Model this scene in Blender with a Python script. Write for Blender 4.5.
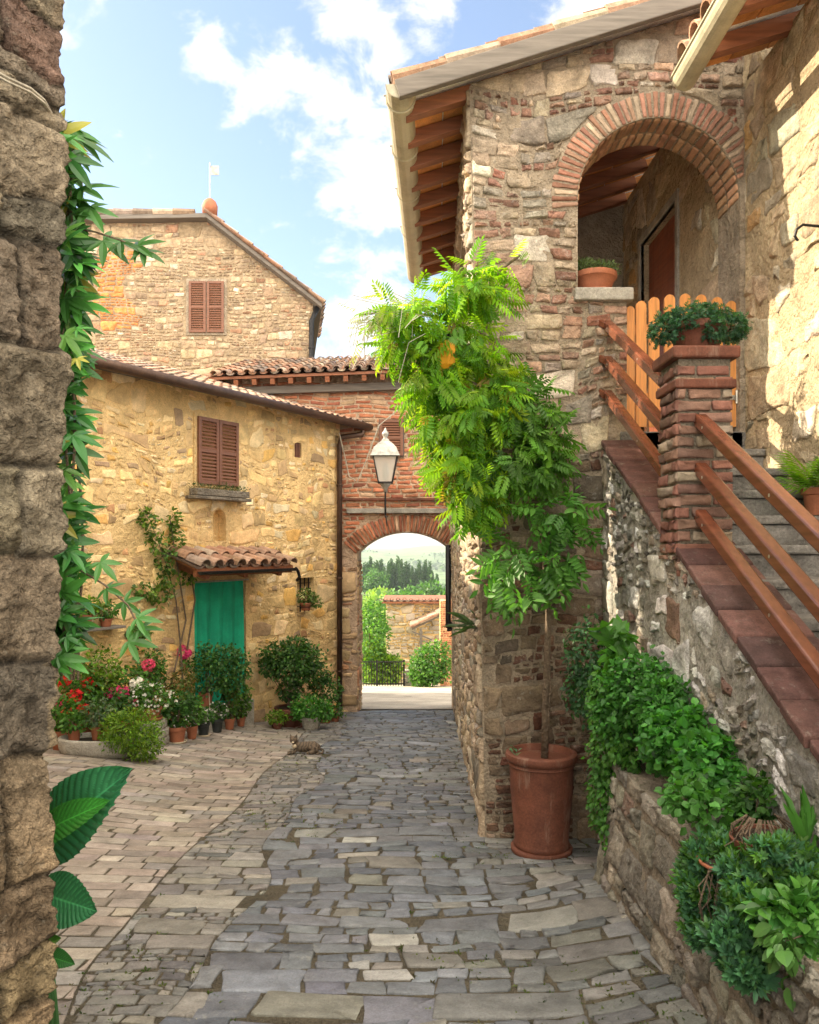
import bpy, math, random
import numpy as np
from mathutils import Vector, Matrix, noise
from mathutils.geometry import tessellate_polygon
sc = bpy.context.scene
for o in list(bpy.data.objects): bpy.data.objects.remove(o)
COL = sc.collection
# ---------------------------------------------------------------- camera, world, sun, exposure
F = 800.0; U0 = 409.5; V0 = 545.0; EYE = 1.6
cam = bpy.data.cameras.new('camera'); cam.sensor_width = 36; cam.lens = 36*F/1024
cam.shift_y = (V0-512)/1024; cam.clip_start = .05; cam.clip_end = 6000
co = bpy.data.objects.new('camera', cam); COL.objects.link(co)
co.location = (0, 0, EYE); co.rotation_euler = (math.pi/2, 0, 0); sc.camera = co
SUN = Vector((-.86, .16, .50)).normalized()
sl = bpy.data.lights.new('sun', 'SUN'); sl.energy = 5.0; sl.angle = math.radians(.5); sl.color = (1, .84, .62)
so = bpy.data.objects.new('sun', sl); COL.objects.link(so); so.location = (-30, 10, 30)
so.rotation_euler = SUN.to_track_quat('Z', 'Y').to_euler()
sc.view_settings.view_transform = 'Standard'; sc.view_settings.look = 'None'
sc.view_settings.exposure = 1.3; sc.view_settings.gamma = 1
W = bpy.data.worlds.new('World'); sc.world = W; W.use_nodes = True
nt = W.node_tree; nt.nodes.clear()
def N(nt, t, **k):
    n = nt.nodes.new(t)
    for a, b in k.items():
        if a.startswith('i_'): n.inputs[a[2:].replace('_', ' ')].default_value = b
        else: setattr(n, a, b)
    return n
sky = N(nt, 'ShaderNodeTexSky', sky_type='NISHITA', sun_disc=False, sun_elevation=math.asin(SUN.z),
        sun_rotation=math.atan2(SUN.x, SUN.y), air_density=1.0, dust_density=1.5, ozone_density=1.0)
bg = N(nt, 'ShaderNodeBackground'); bg.inputs['Strength'].default_value = .13
out = N(nt, 'ShaderNodeOutputWorld')
geo = N(nt, 'ShaderNodeTexCoord')
def PX(u, v, Y): return Vector(((u-U0)/F*Y, Y, EYE-(v-V0)/F*Y))
# clouds: noise on the sky direction, gathered round a few bearings
mp = N(nt, 'ShaderNodeMapping'); mp.inputs['Scale'].default_value = (1, 1, 1.5)
nz = N(nt, 'ShaderNodeTexNoise', i_Scale=13, i_Detail=10, i_Roughness=.6, i_Distortion=.3)
nt.links.new(geo.outputs['Generated'], mp.inputs[0]); nt.links.new(mp.outputs[0], nz.inputs['Vector'])
acc = None
nrm = N(nt, 'ShaderNodeVectorMath', operation='NORMALIZE'); nt.links.new(geo.outputs['Generated'], nrm.inputs[0])
for (u, v, k, amp) in [(355, 100, .0050, .215), (382, 185, .0040, .23), (262, 78, .0034, .19), (207, 38, .0016, .24), (350, 8, .0024, .27),
                       (310, 120, .0035, .14), (600, 2, .0025, .25), (430, 10, .0012, .2), (370, 335, .012, .16), (700, -150, .03, .2), (50, -200, .04, .15)]:
    d = (PX(u, v, 1)-Vector((0, 0, EYE))).normalized()
    dt = N(nt, 'ShaderNodeVectorMath', operation='DOT_PRODUCT'); dt.inputs[1].default_value = d
    nt.links.new(nrm.outputs[0], dt.inputs[0])
    m1 = N(nt, 'ShaderNodeMath', operation='SUBTRACT'); m1.inputs[0].default_value = 1; nt.links.new(dt.outputs['Value'], m1.inputs[1])
    m2 = N(nt, 'ShaderNodeMath', operation='DIVIDE'); nt.links.new(m1.outputs[0], m2.inputs[0]); m2.inputs[1].default_value = k
    m3 = N(nt, 'ShaderNodeMath', operation='MULTIPLY_ADD'); nt.links.new(m2.outputs[0], m3.inputs[0]); m3.inputs[1].default_value = -1; m3.inputs[2].default_value = 1; m3.use_clamp = True
    m4 = N(nt, 'ShaderNodeMath', operation='MULTIPLY'); nt.links.new(m3.outputs[0], m4.inputs[0]); m4.inputs[1].default_value = amp
    if acc is None: acc = m4
    else:
        a = N(nt, 'ShaderNodeMath', operation='MAXIMUM'); nt.links.new(acc.outputs[0], a.inputs[0]); nt.links.new(m4.outputs[0], a.inputs[1]); acc = a
sm = N(nt, 'ShaderNodeMath', operation='ADD'); nt.links.new(acc.outputs[0], sm.inputs[0]); nt.links.new(nz.outputs['Fac'], sm.inputs[1])
mr = N(nt, 'ShaderNodeMapRange', interpolation_type='SMOOTHSTEP'); mr.inputs['From Min'].default_value = .57; mr.inputs['From Max'].default_value = .80
nt.links.new(sm.outputs[0], mr.inputs['Value'])
mx = N(nt, 'ShaderNodeMix', data_type='RGBA'); nt.links.new(mr.outputs[0], mx.inputs[0])
hz = N(nt, 'ShaderNodeMix', data_type='RGBA'); hz.inputs[0].default_value = .10
nt.links.new(sky.outputs[0], hz.inputs[6]); hz.inputs[7].default_value = (3.0, 3.4, 4.2, 1)   # thin high veil
nt.links.new(hz.outputs[2], mx.inputs[6]); mx.inputs[7].default_value = (4.3, 4.15, 4.0, 1)
bd = N(nt, 'ShaderNodeVectorMath', operation='DOT_PRODUCT'); bd.inputs[1].default_value = Vector((-.05, -.75, .62)).normalized(); nt.links.new(nrm.outputs[0], bd.inputs[0])
bs = N(nt, 'ShaderNodeMath', operation='MULTIPLY_ADD'); nt.links.new(nz.outputs['Fac'], bs.inputs[0]); bs.inputs[1].default_value = .5; nt.links.new(bd.outputs['Value'], bs.inputs[2])
br = N(nt, 'ShaderNodeMapRange', interpolation_type='SMOOTHSTEP'); br.inputs['From Min'].default_value = .25; br.inputs['From Max'].default_value = .85; nt.links.new(bs.outputs[0], br.inputs['Value'])
bk = N(nt, 'ShaderNodeMix', data_type='RGBA'); nt.links.new(br.outputs[0], bk.inputs[0]); nt.links.new(mx.outputs[2], bk.inputs[6]); bk.inputs[7].default_value = (16.0, 14.5, 12.2, 1)   # unseen bright cloud bank behind the camera, added as fill light
nt.links.new(bk.outputs[2], bg.inputs['Color']); nt.links.new(bg.outputs[0], out.inputs['Surface'])
# ---------------------------------------------------------------- helpers
WL = {}
def wloc(o): return WL.get(o.name, Vector((0, 0, 0))) if o else Vector((0, 0, 0))
def tag(o, label=None, cat=None, group=None, kind=None):
    if label: o['label'] = label
    if cat: o['category'] = cat
    if group: o['group'] = group
    if kind: o['kind'] = kind
    return o
def thing(name, label, cat, loc=(0, 0, 0), group=None):
    o = bpy.data.objects.new(name, None); COL.objects.link(o); o.location = loc; o.empty_display_size = .2
    WL[o.name] = Vector(loc)
    return tag(o, label, cat, group)
def mk(name, V, Fc, mat, parent=None, cols=None, smooth=False, bevel=0):
    V = np.asarray(V, dtype=float).reshape(-1, 3) - np.array(wloc(parent))
    me = bpy.data.meshes.new(name)
    if isinstance(Fc, np.ndarray) and Fc.ndim == 2:
        nf, k = Fc.shape
        me.vertices.add(len(V)); me.vertices.foreach_set('co', V.ravel())
        me.loops.add(nf*k); me.loops.foreach_set('vertex_index', Fc.ravel().astype(np.int32))
        me.polygons.add(nf); me.polygons.foreach_set('loop_start', np.arange(0, nf*k, k, dtype=np.int32))
        me.update(calc_edges=True); me.validate()
    else:
        me.from_pydata([tuple(v) for v in V], [], [tuple(int(i) for i in f) for f in Fc]); me.update()
    if cols is not None:
        c = np.ones((len(V), 4)); c[:, :3] = np.clip(cols, 0, 1)
        at = me.color_attributes.new('Col', 'FLOAT_COLOR', 'POINT'); at.data.foreach_set('color', c.ravel())
    if smooth: me.polygons.foreach_set('use_smooth', [True]*len(me.polygons))
    me.materials.append(mat)
    o = bpy.data.objects.new(name, me); COL.objects.link(o); o.parent = parent
    WL[o.name] = wloc(parent)
    if bevel:
        b = o.modifiers.new('Bevel', 'BEVEL'); b.width = bevel; b.segments = 2; b.limit_method = 'ANGLE'
    return o
class MB:
    def __init__(s): s.V = []; s.F = []; s.C = []
    def add(s, vs, fs, col=None):
        b = len(s.V); s.V += [tuple(v) for v in vs]; s.F += [tuple(i+b for i in f) for f in fs]
        s.C += [col or (1, 1, 1)]*len(vs)
    def hexa(s, p, col=None):   # 8 points: bottom ring 0-3, top ring 4-7
        s.add(p, [(3, 2, 1, 0), (4, 5, 6, 7), (0, 1, 5, 4), (1, 2, 6, 5), (2, 3, 7, 6), (3, 0, 4, 7)], col)
    def box(s, x0, x1, y0, y1, z0, z1, col=None):
        s.hexa([(x0, y0, z0), (x1, y0, z0), (x1, y1, z0), (x0, y1, z0), (x0, y0, z1), (x1, y0, z1), (x1, y1, z1), (x0, y1, z1)], col)
    def fbox(s, fr, a0, a1, b0, b1, c0, c1, col=None):
        s.hexa([fr(a0, b0, c1), fr(a1, b0, c1), fr(a1, b0, c0), fr(a0, b0, c0), fr(a0, b1, c1), fr(a1, b1, c1), fr(a1, b1, c0), fr(a0, b1, c0)], col)
    def beam(s, p, q, w, h, up=(0, 0, 1), col=None):
        p = Vector(p); q = Vector(q); d = (q-p).normalized(); r = d.cross(Vector(up)).normalized(); u = r.cross(d)
        s.hexa([p-r*w/2-u*h/2, p+r*w/2-u*h/2, q+r*w/2-u*h/2, q-r*w/2-u*h/2, p-r*w/2+u*h/2, p+r*w/2+u*h/2, q+r*w/2+u*h/2, q-r*w/2+u*h/2], col)
    def tube(s, pts, rad, n=8, col=None, cap=True):
        pts = [Vector(p) for p in pts]; m = len(pts)
        if not hasattr(rad, '__len__'): rad = [rad]*m
        vs = []; ref = None
        for i, p in enumerate(pts):
            d = (pts[min(i+1, m-1)]-pts[max(i-1, 0)]).normalized()
            if ref is None:
                ref = Vector((0, 0, 1)) if abs(d.z) < .9 else Vector((1, 0, 0))
            r = (ref-d*ref.dot(d))
            r = r.normalized() if r.length > 1e-4 else d.orthogonal().normalized()
            ref = r; t = d.cross(r)
            for k in range(n):
                a = 2*math.pi*k/n; vs.append(p+(r*math.cos(a)+t*math.sin(a))*rad[i])
        fs = [(i*n+k, i*n+(k+1) % n, (i+1)*n+(k+1) % n, (i+1)*n+k) for i in range(m-1) for k in range(n)]
        if cap: fs += [tuple(range(n-1, -1, -1)), tuple(range((m-1)*n, m*n))]
        s.add(vs, fs, col)
    def lathe(s, prof, c=(0, 0, 0), n=28, col=None, sq=None, wob=0):
        vs = []
        for (r, z) in prof:
            for k in range(n):
                a = 2*math.pi*k/n; rr = r
                if sq: rr = r/max(abs(math.cos(a)), abs(math.sin(a))) if sq == 1 else r
                if wob: rr *= 1+wob*math.sin(3*a+z*9)
                vs.append((c[0]+rr*math.cos(a), c[1]+rr*math.sin(a), c[2]+z))
        m = len(prof)
        fs = [(i*n+k, i*n+(k+1) % n, (i+1)*n+(k+1) % n, (i+1)*n+k) for i in range(m-1) for k in range(n)]
        s.add(vs, fs, col)
    def build(s, name, mat, parent=None, smooth=False, bevel=0):
        return mk(name, s.V, s.F, mat, parent, np.array(s.C) if s.C else None, smooth, bevel)
def frame(O, A, B, Nn):
    O, A, B, Nn = [Vector(x) for x in (O, A, B, Nn)]
    def f(a, b, c=0.):
        if isinstance(a, np.ndarray):
            return (np.array(O)+a[..., None]*np.array(A)+b[..., None]*np.array(B)+c[..., None]*np.array(Nn))
        return O+A*a+B*b+Nn*c
    return f
# ---------------------------------------------------------------- materials
def base_mat(name):
    m = bpy.data.materials.new(name); m.use_nodes = True; nt = m.node_tree
    return m, nt, nt.nodes['Principled BSDF']
def noisy(nt, p, src, amt=.35, scale=6, bump=.4, bscale=40, bdist=.01, dark=(.35, .33, .28), darkamt=.35, rough=None, lich=0, lcol=(.5, .49, .44), lstretch=1):
    """colour source -> mottled colour; bump"""
    L = nt.links; tc = N(nt, 'ShaderNodeTexCoord')
    n1 = N(nt, 'ShaderNodeTexNoise', i_Scale=scale, i_Detail=8, i_Roughness=.65); L.new(tc.outputs['Object'], n1.inputs['Vector'])
    r1 = N(nt, 'ShaderNodeMapRange'); r1.inputs['From Min'].default_value = .3; r1.inputs['From Max'].default_value = .7
    r1.inputs['To Min'].default_value = 1-amt; r1.inputs['To Max'].default_value = 1+amt; L.new(n1.outputs['Fac'], r1.inputs['Value'])
    mu = N(nt, 'ShaderNodeVectorMath', operation='SCALE'); L.new(src, mu.inputs[0]); L.new(r1.outputs[0], mu.inputs['Scale'])
    n2 = N(nt, 'ShaderNodeTexNoise', i_Scale=scale*.45, i_Detail=10, i_Roughness=.75); L.new(tc.outputs['Object'], n2.inputs['Vector'])
    r2 = N(nt, 'ShaderNodeMapRange'); r2.inputs['From Min'].default_value = .5; r2.inputs['From Max'].default_value = .68
    r2.inputs['To Max'].default_value = darkamt; L.new(n2.outputs['Fac'], r2.inputs['Value'])
    n5 = N(nt, 'ShaderNodeTexNoise', i_Scale=bscale*2.2, i_Detail=6, i_Roughness=.8); L.new(tc.outputs['Object'], n5.inputs['Vector'])
    r5 = N(nt, 'ShaderNodeMapRange'); r5.inputs['From Min'].default_value = .32; r5.inputs['From Max'].default_value = .68
    r5.inputs['To Min'].default_value = 1-amt*.9; r5.inputs['To Max'].default_value = 1+amt*.8; L.new(n5.outputs['Fac'], r5.inputs['Value'])
    mu2 = N(nt, 'ShaderNodeVectorMath', operation='SCALE'); L.new(mu.outputs[0], mu2.inputs[0]); L.new(r5.outputs[0], mu2.inputs['Scale']); mu = mu2
    mix = N(nt, 'ShaderNodeMix', data_type='RGBA', blend_type='MULTIPLY'); L.new(r2.outputs[0], mix.inputs[0]); L.new(mu.outputs[0], mix.inputs[6])
    mix.inputs[7].default_value = (*dark, 1); res = mix.outputs[2]
    if lich:
        lm = N(nt, 'ShaderNodeMapping'); lm.inputs['Scale'].default_value = (1, 1, lstretch); L.new(tc.outputs['Object'], lm.inputs[0])
        n6 = N(nt, 'ShaderNodeTexNoise', i_Scale=scale*1.7, i_Detail=9, i_Roughness=.78); L.new(lm.outputs[0], n6.inputs['Vector'])
        r6 = N(nt, 'ShaderNodeMapRange'); r6.inputs['From Min'].default_value = .56; r6.inputs['From Max'].default_value = .66; r6.inputs['To Max'].default_value = lich; L.new(n6.outputs['Fac'], r6.inputs['Value'])
        m6 = N(nt, 'ShaderNodeMix', data_type='RGBA'); L.new(r6.outputs[0], m6.inputs[0]); L.new(res, m6.inputs[6]); m6.inputs[7].default_value = (*lcol, 1); res = m6.outputs[2]
    L.new(res, p.inputs['Base Color'])
    n3 = N(nt, 'ShaderNodeTexNoise', i_Scale=bscale, i_Detail=10, i_Roughness=.7); L.new(tc.outputs['Object'], n3.inputs['Vector'])
    b = N(nt, 'ShaderNodeBump', i_Strength=bump, i_Distance=bdist); L.new(n3.outputs['Fac'], b.inputs['Height'])
    n4 = N(nt, 'ShaderNodeTexNoise', i_Scale=bscale*.25, i_Detail=4, i_Roughness=.6); L.new(tc.outputs['Object'], n4.inputs['Vector'])
    b2 = N(nt, 'ShaderNodeBump', i_Strength=bump, i_Distance=bdist*3); L.new(n4.outputs['Fac'], b2.inputs['Height']); L.new(b.outputs[0], b2.inputs['Normal'])
    L.new(b2.outputs[0], p.inputs['Normal'])
    return mix
def attr_mat(name, rough=.9, spec=.25, **k):
    m, nt, p = base_mat(name); a = N(nt, 'ShaderNodeAttribute', attribute_name='Col')
    noisy(nt, p, a.outputs['Color'], **k); p.inputs['Roughness'].default_value = rough; p.inputs['Specular IOR Level'].default_value = spec
    return m
def rgb_mat(name, c, rough=.85, spec=.3, metal=0, **k):
    m, nt, p = base_mat(name); a = N(nt, 'ShaderNodeRGB'); a.outputs[0].default_value = (*c, 1)
    noisy(nt, p, a.outputs[0], **k); p.inputs['Roughness'].default_value = rough; p.inputs['Specular IOR Level'].default_value = spec
    p.inputs['Metallic'].default_value = metal
    return m
def wood_mat(name, c, rough=.5, axis=1, amt=.35, sc_=(3, 3, 3)):
    m, nt, p = base_mat(name); a = N(nt, 'ShaderNodeRGB'); a.outputs[0].default_value = (*c, 1)
    L = nt.links; tc = N(nt, 'ShaderNodeTexCoord'); mp = N(nt, 'ShaderNodeMapping'); s = [28, 28, 28]; s[axis] = 2.2; mp.inputs['Scale'].default_value = s
    L.new(tc.outputs['Object'], mp.inputs[0])
    n1 = N(nt, 'ShaderNodeTexNoise', i_Scale=1.2, i_Detail=7, i_Roughness=.6); L.new(mp.outputs[0], n1.inputs['Vector'])
    r1 = N(nt, 'ShaderNodeMapRange'); r1.inputs['From Min'].default_value = .3; r1.inputs['From Max'].default_value = .7
    r1.inputs['To Min'].default_value = 1-amt; r1.inputs['To Max'].default_value = 1+amt; L.new(n1.outputs['Fac'], r1.inputs['Value'])
    mu = N(nt, 'ShaderNodeVectorMath', operation='SCALE'); L.new(a.outputs[0], mu.inputs[0]); L.new(r1.outputs[0], mu.inputs['Scale'])
    L.new(mu.outputs[0], p.inputs['Base Color']); p.inputs['Roughness'].default_value = rough
    b = N(nt, 'ShaderNodeBump', i_Strength=.35, i_Distance=.004); L.new(n1.outputs['Fac'], b.inputs['Height']); L.new(b.outputs[0], p.inputs['Normal'])
    return m
def leaf_mat(name, transl=.4, rough=.45, tint=(1.3, 1.5, .35)):
    m, nt, p = base_mat(name); L = nt.links; a = N(nt, 'ShaderNodeAttribute', attribute_name='Col')
    tc = N(nt, 'ShaderNodeTexCoord'); n1 = N(nt, 'ShaderNodeTexNoise', i_Scale=9, i_Detail=3); L.new(tc.outputs['Object'], n1.inputs['Vector'])
    r1 = N(nt, 'ShaderNodeMapRange'); r1.inputs['To Min'].default_value = .65; r1.inputs['To Max'].default_value = 1.35; L.new(n1.outputs['Fac'], r1.inputs['Value'])
    mu = N(nt, 'ShaderNodeVectorMath', operation='SCALE'); L.new(a.outputs['Color'], mu.inputs[0]); L.new(r1.outputs[0], mu.inputs['Scale'])
    L.new(mu.outputs[0], p.inputs['Base Color']); p.inputs['Roughness'].default_value = rough; p.inputs['Specular IOR Level'].default_value = .35
    t = N(nt, 'ShaderNodeBsdfTranslucent'); tm = N(nt, 'ShaderNodeVectorMath', operation='MULTIPLY'); tm.inputs[1].default_value = tint
    L.new(mu.outputs[0], tm.inputs[0]); L.new(tm.outputs[0], t.inputs['Color'])
    x = N(nt, 'ShaderNodeMixShader'); x.inputs[0].default_value = transl; L.new(p.outputs[0], x.inputs[1]); L.new(t.outputs[0], x.inputs[2])
    L.new(x.outputs[0], nt.nodes['Material Output'].inputs['Surface'])
    return m
M = {}
M['stone'] = attr_mat('rubble stone', lich=.4, bump=.8, bscale=38, bdist=.012, scale=9, amt=.38, darkamt=.55)
M['softstone'] = attr_mat('ochre stone', bump=.6, bscale=28, bdist=.012, scale=5, amt=.25, darkamt=.25, dark=(.55, .42, .3))
M['rock'] = attr_mat('weathered rock', lich=.35, lcol=(.42, .38, .30), bump=1, bscale=48, bdist=.02, scale=16, amt=.5, darkamt=.8, dark=(.25, .22, .18))
M['brick'] = attr_mat('old brick', bump=.5, bscale=60, bdist=.006, scale=14, amt=.22, darkamt=.4)
M['paver'] = attr_mat('worn paving stone', rough=.62, spec=.4, bump=.5, bscale=45, bdist=.008, scale=7, amt=.28, darkamt=.45, lich=.3, lcol=(.34, .33, .29))
M['tile'] = attr_mat('clay roof tile', bump=.5, bscale=50, bdist=.006, scale=10, amt=.35, darkamt=.6, dark=(.3, .3, .27), lich=.5, lcol=(.42, .40, .32))
M['mortar'] = rgb_mat('lime mortar', (.33, .27, .20), bump=1., bscale=30, bdist=.02, scale=5)
M['mortar_ochre'] = rgb_mat('ochre mortar', (.74, .52, .245), bump=1., bscale=26, bdist=.02, scale=2.5, amt=.3)
M['mortar_dark'] = rgb_mat('dirty mortar', (.20, .17, .13), bump=1., bscale=30, bdist=.02, scale=5)
M['mortar_grey'] = rgb_mat('grey render', (.42, .395, .345), bump=1., bscale=22, bdist=.03, scale=3, amt=.4, darkamt=.6)
M['joint'] = rgb_mat('earthy joint', (.13, .11, .075), bump=1., bscale=60, bdist=.02, scale=3, amt=.4)
M['joint_pale'] = rgb_mat('sandy joint', (.30, .22, .16), bump=.8, bscale=60, bdist=.01, scale=3)
M['dust'] = rgb_mat('sunlit dusty ground', (.42, .36, .28), bump=.5, bscale=12, bdist=.02, scale=1)
M['concrete'] = rgb_mat('stone slab', (.34, .32, .28), bump=.6, bscale=35, bdist=.01, scale=6, darkamt=.6)
M['step'] = rgb_mat('grey stone step', (.20, .19, .175), bump=.8, bscale=30, bdist=.015, scale=7, amt=.45, darkamt=.7)
M['coping'] = attr_mat('red brown coping tile', rough=.75, bump=.5, bscale=50, bdist=.005, scale=10, amt=.35, darkamt=.7, lich=.4, lcol=(.26, .25, .21))
M['terracotta'] = rgb_mat('terracotta', (.34, .125, .065), rough=.7, bump=.25, bscale=40, bdist=.003, scale=8, amt=.22, darkamt=.25)
M['terracotta_old'] = rgb_mat('weathered terracotta', (.14, .050, .030), rough=.7, bump=.3, bscale=30, bdist=.004, scale=5, amt=.35, darkamt=.55, lich=.75, lcol=(.24, .15, .11), lstretch=.16)
M['saucer'] = rgb_mat('pale clay saucer', (.50, .42, .30), rough=.8, bump=.2, scale=8)
M['black_pot'] = rgb_mat('dark plastic pot', (.03, .035, .035), rough=.45, bump=.1, scale=8)
M['soil'] = rgb_mat('potting soil', (.06, .045, .03), bump=1, bscale=60, bdist=.02, scale=20)
M['rafter'] = wood_mat('red brown rafter', (.24, .085, .035), .6, 0)
M['plank'] = wood_mat('orange pine', (.60, .25, .065), .45, 2)
M['planelle'] = attr_mat('clay ceiling tile', bump=.3, scale=8, amt=.25)
M['rail'] = wood_mat('varnished rail', (.15, .05, .027), .25, 1, .3)
M['shutter'] = wood_mat('brown shutter', (.17, .068, .036), .55, 0, .2)
M['doorwood'] = wood_mat('dark red door', (.22, .06, .025), .5, 1)
M['fascia'] = wood_mat('grey weathered board', (.16, .14, .12), .85, 0, .3)
M['gutter'] = rgb_mat('cream painted gutter', (.46, .42, .30), rough=.4, spec=.5, bump=.1, scale=5, amt=.15, darkamt=.5)
M['copper'] = rgb_mat('brown metal', (.085, .05, .035), rough=.45, metal=.5, bump=.1, scale=6)
M['iron'] = rgb_mat('dark iron', (.03, .03, .032), rough=.5, metal=.7, bump=.2, scale=12)
M['steel'] = rgb_mat('galvanised fitting', (.5, .48, .42), rough=.4, metal=.8, bump=.1, scale=12)
M['lamp_metal'] = rgb_mat('grey lantern metal', (.36, .35, .32), rough=.5, metal=.3, bump=.1, scale=12)
M['curtain'] = rgb_mat('green cloth', (.012, .34, .20), rough=.85, bump=.3, bscale=60, bdist=.006, scale=3, amt=.25, darkamt=.35, dark=(.5, .6, .5))
M['bark'] = rgb_mat('bark', (.17, .125, .085), bump=1, bscale=40, bdist=.015, scale=14, amt=.35)
M['cable'] = rgb_mat('pale cable', (.48, .44, .36), rough=.6, bump=.1)
M['yellow'] = rgb_mat('amber plastic', (.60, .27, .02), rough=.4, bump=.1, amt=.15)
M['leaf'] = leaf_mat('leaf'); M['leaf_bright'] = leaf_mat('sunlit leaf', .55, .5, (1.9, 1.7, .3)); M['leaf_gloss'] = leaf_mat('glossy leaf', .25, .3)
M['petal'] = leaf_mat('petal', .3, .6, (1, 1, 1))
M['fur'] = attr_mat('tabby fur', rough=.95, bump=.6, bscale=90, bdist=.006, scale=28, amt=.4)
M['grass'] = rgb_mat('green slope', (.085, .14, .045), bump=.6, bscale=.3, bdist=.5, scale=.03, amt=.7)
m, nt, p = base_mat('lantern glass'); p.inputs['Base Color'].default_value = (.85, .84, .78, 1); p.inputs['Roughness'].default_value = .25; p.inputs['Transmission Weight'].default_value = .55
M['glass'] = m
m, nt, p = base_mat('window dark'); p.inputs['Base Color'].default_value = (.02, .018, .015, 1); p.inputs['Roughness'].default_value = .2
M['dark'] = m
# ---------------------------------------------------------------- masonry
def sines(rs, amp, wl):
    ph = rs.uniform(0, 6.28, 6); an = rs.uniform(0, 6.28, 6); f = 6.28/(wl*rs.uniform(.6, 1.6, 6))
    def g(x, y):
        t = 0
        for i in range(6): t = t+np.sin(f[i]*(x*math.cos(an[i])+y*math.sin(an[i]))+ph[i])
        return amp*t/2.4
    return g
def outl(rects, rs, gap, jit, k=3, sharp=False):
    R = np.array(rects, float)
    if len(R) == 0: return np.zeros((0, 4*k, 2))
    x0, x1, y0, y1 = R.T; w = x1-x0; h = y1-y0; mn = np.minimum(w, h)
    g = np.minimum(gap/2, mn*.2); S = len(R)
    cs = np.stack([np.stack([x0+g, y0+g], -1), np.stack([x1-g, y0+g], -1), np.stack([x1-g, y1-g], -1), np.stack([x0+g, y1-g], -1)], 1)
    cs = cs+rs.uniform(-1, 1, cs.shape)*(mn*jit)[:, None, None]
    ts = {3: [.1, .5, .9], 4: [.07, .35, .65, .93], 5: [.05, .25, .5, .75, .95]}[k]
    if sharp: ts = {3: [.035, .5, .965], 4: [.03, .35, .65, .97]}[k]
    pts = []
    for e in range(4):
        A = cs[:, e]; B = cs[:, (e+1) % 4]
        for t in ts: pts.append(A*(1-t)+B*t+rs.uniform(-1, 1, (S, 2))*(mn*jit*.35)[:, None])
    return np.stack(pts, 1)
def rubble(W_, H_, rs, band=(.16, .30), asp=(1.1, 3.0), gap=.016, jit=.11, warp=.022, k=3, big=.2, x0=0, y0=0, thin=.5, sharp=False):
    rects = []; y = 0
    while y < H_:
        hb = rs.uniform(*band); x = -rs.uniform(0, .3)
        while x < W_:
            if rs.rand() < big:
                w = hb*rs.uniform(.8, 1.9); rects.append((x, x+w, y, y+hb)); x += w
            else:
                w = rs.uniform(.5, 1.6)*hb*3
                r = rs.rand(); nsub = 1 if r < .25 else (2 if r < .25+thin*.9 else 3)
                cuts = [0]+sorted([(i+1)/nsub+rs.uniform(-.1, .1) for i in range(nsub-1)])+[1]
                for i in range(nsub):
                    hh = (cuts[i+1]-cuts[i])*hb; xx = x
                    while xx < x+w-1e-6:
                        ww = hh*rs.uniform(*asp)
                        if xx+ww > x+w-hh*.7: ww = x+w-xx
                        rects.append((xx, xx+ww, y+cuts[i]*hb, y+cuts[i+1]*hb)); xx += ww
                x += w
        y += hb
    P = outl(rects, rs, gap, jit, k, sharp)+np.array([x0, y0])
    fx = sines(rs, warp, .9); fy = sines(rs, warp*1.3, 1.1)
    P2 = P.copy(); P2[..., 0] += fx(P[..., 0], P[..., 1]); P2[..., 1] += fy(P[..., 0], P[..., 1])
    return P2
def brickwork(W_, H_, rs, bw=.25, bh=.068, gap=.014, jit=.06, warp=.006, x0=0, y0=0):
    rects = []; y = 0; r = 0
    while y < H_:
        x = -(.5*bw if r % 2 else 0)-rs.uniform(0, .05)
        while x < W_:
            w = bw*rs.uniform(.9, 1.08) if rs.rand() > .15 else bw*.5
            rects.append((x, x+w, y, y+bh)); x += w
        y += bh; r += 1
    P = outl(rects, rs, gap, jit, 3, True)+np.array([x0, y0])
    fy = sines(rs, warp, 1.2); P[..., 1] += fy(P[..., 0], P[..., 1])
    return P
def area(P):
    x, y = P[..., 0], P[..., 1]
    return .5*np.abs((x*np.roll(y, -1, 1)-y*np.roll(x, -1, 1)).sum(1))
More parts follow.
